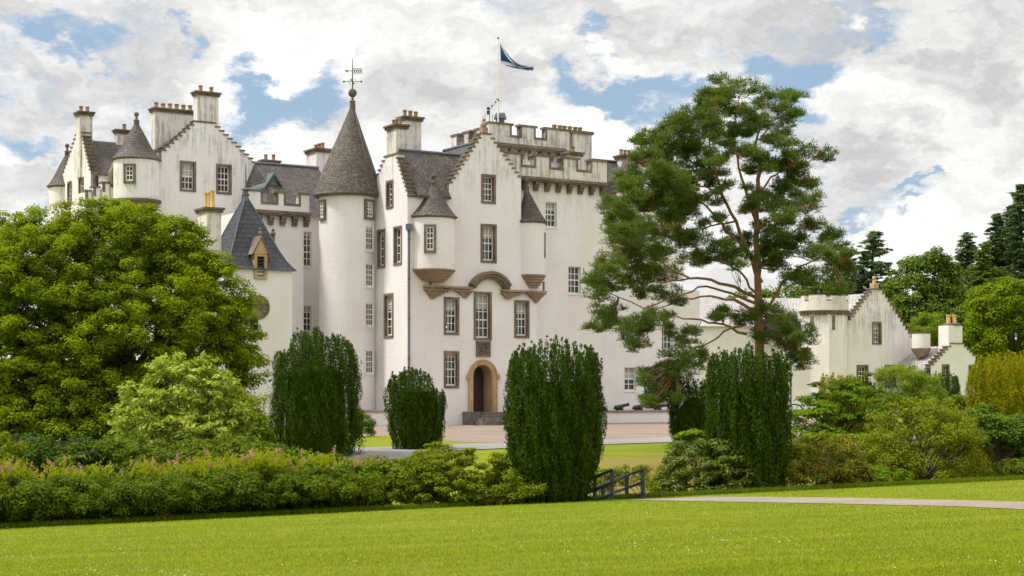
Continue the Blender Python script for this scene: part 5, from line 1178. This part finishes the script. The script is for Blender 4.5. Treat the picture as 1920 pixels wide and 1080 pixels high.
for i, (pl, w0, w1_, dep) in enumerate(LM):
    pts = []
    for j, (x, y) in enumerate(pl):
        t = j/(len(pl)-1); pts.append(Zc(x+rng.normal()*3, y, dep*t if i else 0))
    fine = []
    for j in range(len(pts)-1):
        for k in range(3): fine.append(pts[j].lerp(pts[j+1], k/3)+Vector(rng.normal(size=3))*.03)
    fine.append(pts[-1]); sc_ = DP/FPX/1.895/2*.85
    rad = [(w0*1.25+(w1_*1.2-w0*1.25)*(j/(len(fine)-1))**.8)*sc_ for j in range(len(fine))]
    m = MB(); m.tube(fine, rad, 8); m.build('trunk' if i == 0 else 'branch', 'bark_pine', pt)
    anch += [(p, r) for p, r in zip(fine[2:], rad[2:])]
PADS = [(620,70,80,36),(520,105,62,38),(720,95,70,34),(805,100,50,30),(480,180,85,45),(600,150,80,34),(700,195,70,30),(790,180,45,26),(400,250,66,42),(300,250,48,32),(460,280,76,36),(560,245,52,26),(285,315,48,36),(380,320,66,42),(650,290,50,22),(760,265,60,24),(840,290,55,26),(915,308,48,24),(480,365,76,44),(710,335,55,22),(350,400,66,38),(240,400,46,28),(820,350,52,24),(165,490,46,36),(262,450,58,34),(350,480,66,42),(430,470,52,34),(780,405,48,22),(860,412,46,20),(850,490,58,30),(780,525,50,20),(690,480,50,30),(180,560,56,40),(280,555,66,42),(375,550,52,30),(200,640,66,40),(450,600,66,36),(320,640,52,26),(885,560,54,24),(945,588,36,20),(785,592,52,24),(830,640,76,36),(920,655,66,32),(970,692,44,26),(160,700,54,32),(260,700,66,36),(560,655,62,26),(350,720,66,36),(455,680,62,30),(100,750,40,22),(120,805,46,22),(245,765,76,32),(350,800,64,30),(150,862,54,32),(220,920,64,40),(300,900,54,30),(255,985,44,22),(130,905,46,18),(825,750,66,26),(900,740,64,30),(970,785,40,20),(745,700,50,24),(620,700,36,18),(420,960,54,34),(400,1020,62,36),(470,1040,44,32),(700,885,50,32),(780,900,54,34),(850,950,50,34),(840,1040,44,30),(780,985,44,26),(640,880,34,24),(560,870,40,18),(505,120,40,26),(560,90,40,26),(440,210,60,36),(330,365,60,36),(210,500,50,34),(300,470,60,36),(240,590,66,36),(350,590,60,36),(420,520,60,34),(400,430,64,36),(130,770,40,20),(330,1090,60,30),(420,1080,60,34),(350,1150,50,30),(300,1180,40,24),(700,950,44,26),(620,600,40,18),(720,560,40,18),(720,640,36,18),(740,470,36,18),(560,320,36,18),(640,210,50,22)]
TP, TN, TT_, TS = [], [], [], []; tw = MB()
R0_ = random.Random(4)
for _ in range(230):    # smaller sprays between the big pads
    x, y, rx, ry = PADS[R0_.randrange(99)]; PADS.append((x+R0_.uniform(-1.1, 1.1)*rx, y+R0_.uniform(-1.5, 1.3)*ry, rx*R0_.uniform(.3, .6), ry*R0_.uniform(.4, .75)))
for _ in range(60): PADS.append((R0_.uniform(470, 800), R0_.uniform(200, 700), R0_.uniform(14, 34), R0_.uniform(8, 16)))
for (x, y, rx, ry) in PADS:
    # needle pads built as many flat rosettes; depth follows the nearest limb with a scatter
    base = Zc(x, y, 0); bd = min(anch, key=lambda a: ((a[0].x-base.x)**2+(a[0].z-base.z)**2)*1.0)
    dep = (bd[0].y-DP)*.9+rng.normal()*1.0; c = Zc(x, y, dep); k_ = (DP/FPX/1.895); RX, RZ = rx*k_*1.1, ry*k_*(1.3 if y > 170 else .95); RY = RX*.9
    nt_ = int(8+RX*RZ*125); q = dirs(nt_); q[:, 2] = q[:, 2]*.9+.05; pos = np.array(c)+q*np.array([RX, RY, RZ])*(rng.random(nt_)**.4)[:, None]
    s, r_ = bd; l = limb(tw, s, c+Vector((0, 0, -RZ*.5)), max(.014, r_*.32), .010, .03, 4, 4)
    for z in range(7):
        p = pos[rng.integers(0, nt_)]; limb(tw, l[rng.integers(1, 4)], Vector(p), .012, .006, .03, 3, 3)
    nn = 42; ctr = np.repeat(pos, nn, 0); d = dirs(len(ctr)); d[:, 2] = np.abs(d[:, 2])*1.1-.2; d = norm(d); rr = rng.uniform(.04, .22, len(ctr))
    P = ctr+d*rr[:, None]; TP.append(P); TT_.append(d+rng.normal(size=d.shape)*.2+[0, 0, .45]); TN.append(np.cross(d, dirs(len(d)))+np.array([0, 0, .25])); TS.append(rng.uniform(.11, .18, len(P)))
tw.build('twigs', 'bark_pine', pt, kind='stuff')
leaves('crown', np.concatenate(TP), np.concatenate(TN), np.concatenate(TT_), np.concatenate(TS), .16, 'lf_pine', pt)

# ------------------------------------------------------------------ background trees behind the outbuilding
def conifer(name, label, px, top, bot, D, w, lm='lf_conif', tiers=16, droop=.15, group='trees behind the outbuilding', open_=.0, lean=0, nn=48, size=.36, shape=1.):
    x, y = at(px, D); zt, zb = ZP(top, D), 0.; t = thing(name, label, 'tree', (x, y, 0), group); RW = w/2*D/FPX; zlo = ZP(bot, D)
    m = MB(); lx = lean*D/FPX; m.tube([(x, y, -.2), (x+lx*.5, y, (zt+zb)/2), (x+lx, y, zt)], [.45, .3, .05], 8); C, Rr = [], []
    tiers = int(tiers*1.6)
    for k in range(tiers):
        f = (k+.3)/tiers; z = zlo+(zt-zlo)*f; R0 = RW*((1-f)**.62*.9+.1)*shape*rng.uniform(.75, 1.12); nb = int(4+7*(1-f))
        for j in range(nb):
            a = rng.uniform(0, 6.283); L_ = R0*rng.uniform(.65, 1.1); tip = Vector((x+lx*f+L_*math.cos(a), y+L_*math.sin(a), z+L_*rng.uniform(-droop, .25)))
            l = limb(m, (x+lx*f, y, z-.1), tip, .10*(1-f)+.03, .02, 0, 3, 4)
            for s in (.35, .55, .75, .95): 
                if rng.random() > open_: C.append(Vector((x+lx*f, y, z)).lerp(tip, s)+Vector(rng.normal(size=3))*.15); Rr.append(RW*.11*(1.15-.4*s)*rng.uniform(.7, 1.3)+.16)
    C.append(Vector((x+lx, y, zt-.3))); Rr.append(.35); C = np.array(C); Rr = np.array(Rr)
    P, Nn, T, S = fill_clumps(C, Rr*rng.uniform(.7, 1.25, len(Rr)), nn, .26, 1.1, size, .15); leaves('crown', P, Nn, T, S, .28, lm, t); m.build('trunk', 'bark_dark', t)
gT = 'trees behind the outbuilding'
conifer('fir_tree', 'ragged dark fir rising right behind the pine, left of the outbuilding finial', 1626, 436, 570, 165, 110, tiers=10, shape=1.15, lean=12, open_=.1)
conifer('fir_tree', 'low dark fir crown hidden at the pine edge beside the ragged fir', 1585, 470, 570, 170, 90, tiers=8)
conifer('fir_tree', 'shorter dark fir between ragged fir and the broad green tree', 1672, 520, 600, 168, 90, tiers=7)
conifer('cedar_tree', 'thin layered dark conifer with gaps between two greener trees', 1806, 437, 560, 175, 84, tiers=12, open_=.3, lean=8, droop=.05)
conifer('spruce_tree', 'tall dark spruce left of the tallest conifers', 1868, 402, 600, 180, 86, tiers=17)
conifer('spruce_tree', 'tallest spruce cut by the right picture edge', 1915, 345, 600, 178, 100, tiers=20)
conifer('spruce_tree', 'dark spruce behind and between the two tallest ones', 1893, 385, 600, 186, 90, tiers=18)
conifer('spruce_tree', 'lower green-tinged spruce before the dark tall spruces', 1845, 455, 620, 170, 80, 'lf_far', tiers=13)
plant('broadleaf_tree', 'broad mid-green tree with open top right of the outbuilding finial', 'tree', [(1735, 540, 62, 62, 160), (1705, 575, 45, 55, 158), (1770, 580, 50, 55, 160), (1740, 490, 36, 28, 160), (1760, 610, 75, 50, 158), (1700, 620, 50, 50, 158), (1820, 610, 50, 60, 160)], at(1740, 160), 'lf_far', cl=.95, n=150, size=.42, asp=.42, limbs=40, tr=.35, group=gT, fork=W(1740, 620, 160))
plant('broadleaf_tree', 'round bright lime-green tree lit from above at the right edge', 'tree', [(1885, 590, 66, 66, 142), (1850, 625, 36, 45, 141), (1930, 600, 50, 70, 142), (1900, 560, 50, 34, 142), (1880, 650, 60, 40, 141)], at(1885, 142), 'lf_bright', cl=.75, n=190, size=.30, asp=.42, up=1.1, limbs=24, tr=.35, group=gT)
plant('broadleaf_tree', 'small feathery pale olive tree behind the bartizan', 'tree', [(1737, 622, 34, 34, 146), (1755, 640, 26, 26, 146), (1722, 640, 24, 24, 146)], at(1737, 146), 'lf_willow', cl=.5, n=130, size=.24, asp=.28, limbs=14, tr=.15, group=gT)
plant('broadleaf_tree', 'dark green tree top just above the low slate range behind the pine', 'tree', [(1480, 570, 60, 30, 165), (1420, 575, 60, 30, 165), (1545, 545, 34, 30, 165)], at(1480, 165), 'lf_far', cl=.9, n=120, size=.42, limbs=14, tr=.3, group=gT)
plant('broadleaf_tree', 'green tree mass between the layered conifer and the lime-green tree', 'tree', [(1815, 590, 40, 60, 170), (1850, 560, 50, 60, 172), (1790, 640, 60, 40, 168)], at(1815, 170), 'lf_far', cl=1., n=130, size=.45, limbs=14, tr=.3, group=gT)
# wooded skyline far off, outside and behind the building (closes the horizon)
C = []
for k in range(900):
    a = rng.uniform(-1.25, 1.25); r_ = rng.uniform(235, 330); x = math.sin(a)*r_*1.4; y = math.cos(a)*r_
    C.append((x, y, rng.uniform(0, 9)+3*math.sin(x*.07)))
P, Nn, T, S = fill_clumps(np.array(C), rng.uniform(2.2, 4.2, 900), 55, .8, .8, 1.4, .6)
leaves('far_wood', P, Nn, T, S, .5, 'lf_far', None, (0, 280, 0), kind='stuff', label='far-off wooded skyline behind the castle grounds', cat='woodland')

# ------------------------------------------------------------------ footbridge railings
def railing(label, pts, gr='grey footbridge railings'):
    """pts: (px, top py, bottom py, D) of each post, the first nearest"""
    t = thing('bridge_railing', label, 'railing', tuple(W(pts[0][0], pts[0][2], pts[0][3])), gr)
    tops = []
    for px, a, b, D in pts:
        p = W(px, a, D); g = float(gz(p.x, D))-.05; m = MB(); m.bxyz((p.x-.055, D-.055, min(g, ZP(b, D))), (p.x+.055, D+.055, p.z)); m.build('post', 'post', t); tops.append(p)
    H0 = tops[0].z-ZP(pts[0][2], pts[0][3])
    for dz, th in ((0., .055), (-H0*.42, .06), (-H0*.80, .06)):
        for i in range(len(tops)-1):
            a, b = tops[i]+Vector((0, -.09, dz)), tops[i+1]+Vector((0, -.09, dz)); 
            if i == len(tops)-2: b = b+(b-a).normalized()*.35
            m = MB(); u = Vector((0, 0, th)); w = Vector((0, .035 if dz else .09, 0)); m.hexa([a-u-w, b-u-w, b-u+w, a-u+w, a+u*.4-w, b+u*.4-w, b+u*.4+w, a+u*.4+w]); m.build('rail', 'post', t)
railing('nearer grey timber railing running down towards the burn', [(1147, 880, 937, 45.4), (1115, 893, 937, 46.2), (1094, 903, 935, 47.0)])
railing('farther grey timber railing beside the path end', [(1205, 879, 936, 46.4), (1175, 890, 934, 47.3), (1130, 907, 934, 48.5)])
m = MB(); P0 = [W(1150, 938, 45.4), W(1205, 937, 46.4), W(1130, 940, 48.6), W(1092, 941, 47.3)]
bz = [Vector((p.x, p.y, float(gz(p.x, p.y)) if i < 2 else -1.55)) for i, p in enumerate(P0)]
m.hexa([b+Vector((0, 0, -.10)) for b in bz]+[b+Vector((0, 0, .0)) for b in bz]); m.build('bridge_deck', 'post', None, tuple(bz[0]), label='grey plank deck of the small footbridge between its railings', cat='footbridge')

# ------------------------------------------------------------------ grass blades and clover on the near lawn
def lawn_points(n, d0, d1, pw=1.6, wide=.36):
    D = d0*(d1/d0)**rng.random(n); x = rng.uniform(-wide, wide, n)*D; return x, D
def on_path(x, y):
    k = x/y; px = CX+k*FPX; py = HZ+(CAMZ-gz(x, y))*FPX/y
    lo = np.interp(px, [p[0] for p in pa], [p[1] for p in pa]); hi = np.interp(px, [p[2] for p in pa], [p[3] for p in pa]); return (py < lo+.6) & (py > hi-.6) & (px > 1160)
n = 450000; x, y = lawn_points(n, 11.2, 52, wide=.47); ok = (y < edge(x)+.4) & ~on_path(x, y); x, y = x[ok], y[ok]; z = gz(x, y)
h = rng.uniform(.018, .038, len(x))*(1+y*.012); d = rng.normal(size=(len(x), 3))*[.5, .5, 0]+[0, 0, 1]
P = np.stack([x, y, z+h*.4], 1); Nn = rng.normal(size=P.shape)*[1, 1, .2]+[0, -.3, .5]
leaves('lawn_blades', P, Nn, d, h, .22, 'lf_blade', None, (0, 20, 0), kind='stuff', label='short mown grass blades of the near lawn', cat='grass')
n = 3000; x, y = lawn_points(n, 13.2, 50); nz_ = np.sin(x*.9+y*.31)+np.sin(x*.37-y*.7+2)+np.sin(x*2.1+y*1.3)*.6+rng.normal(size=n)*.55; ok = (y < edge(x)) & (nz_ > .8) & ~on_path(x, y); x, y = x[ok], y[ok]
P = np.stack([x, y, gz(x, y)+.05], 1); leaves('clover_flowers', P, dirs(len(P))*.6+[0, -.5, 1], dirs(len(P)), rng.uniform(.010, .019, len(P)), .8, 'whitef', None, (0, 20, 0), kind='stuff', label='tiny white clover flowers dotted over the lawn', cat='flowers')
# rank grass along the foot of the hedge and shrubs
n = 60000; x = rng.uniform(-16, 20, n); y = edge(x)+rng.uniform(-.1, .8, n); h = rng.uniform(.06, .20, n); P = np.stack([x, y, gz(x, y)+h*.4], 1)
leaves('edge_grass', P, rng.normal(size=P.shape)*[1, 1, .2]+[0, -.2, .3], rng.normal(size=P.shape)*[.35, .35, 0]+[0, 0, 1], h, .10, 'lf_hedge', None, (0, 45, -1), kind='stuff', label='longer unmown grass along the foot of the hedge', cat='grass')
n = 50000; x = rng.uniform(-2, 16, n); y = edge(x)+rng.uniform(1, 7, n); h = rng.uniform(.07, .2, n); P = np.stack([x, y, gz(x, y)+h*.4], 1)
leaves('bank_grass', P, rng.normal(size=P.shape)*[1, 1, .2]+[0, -.2, .3], rng.normal(size=P.shape)*[.4, .4, 0]+[0, 0, 1], h, .10, 'lf_azalea', None, (5, 50, -1), kind='stuff', label='rough weedy grass on the bank of the burn', cat='grass')
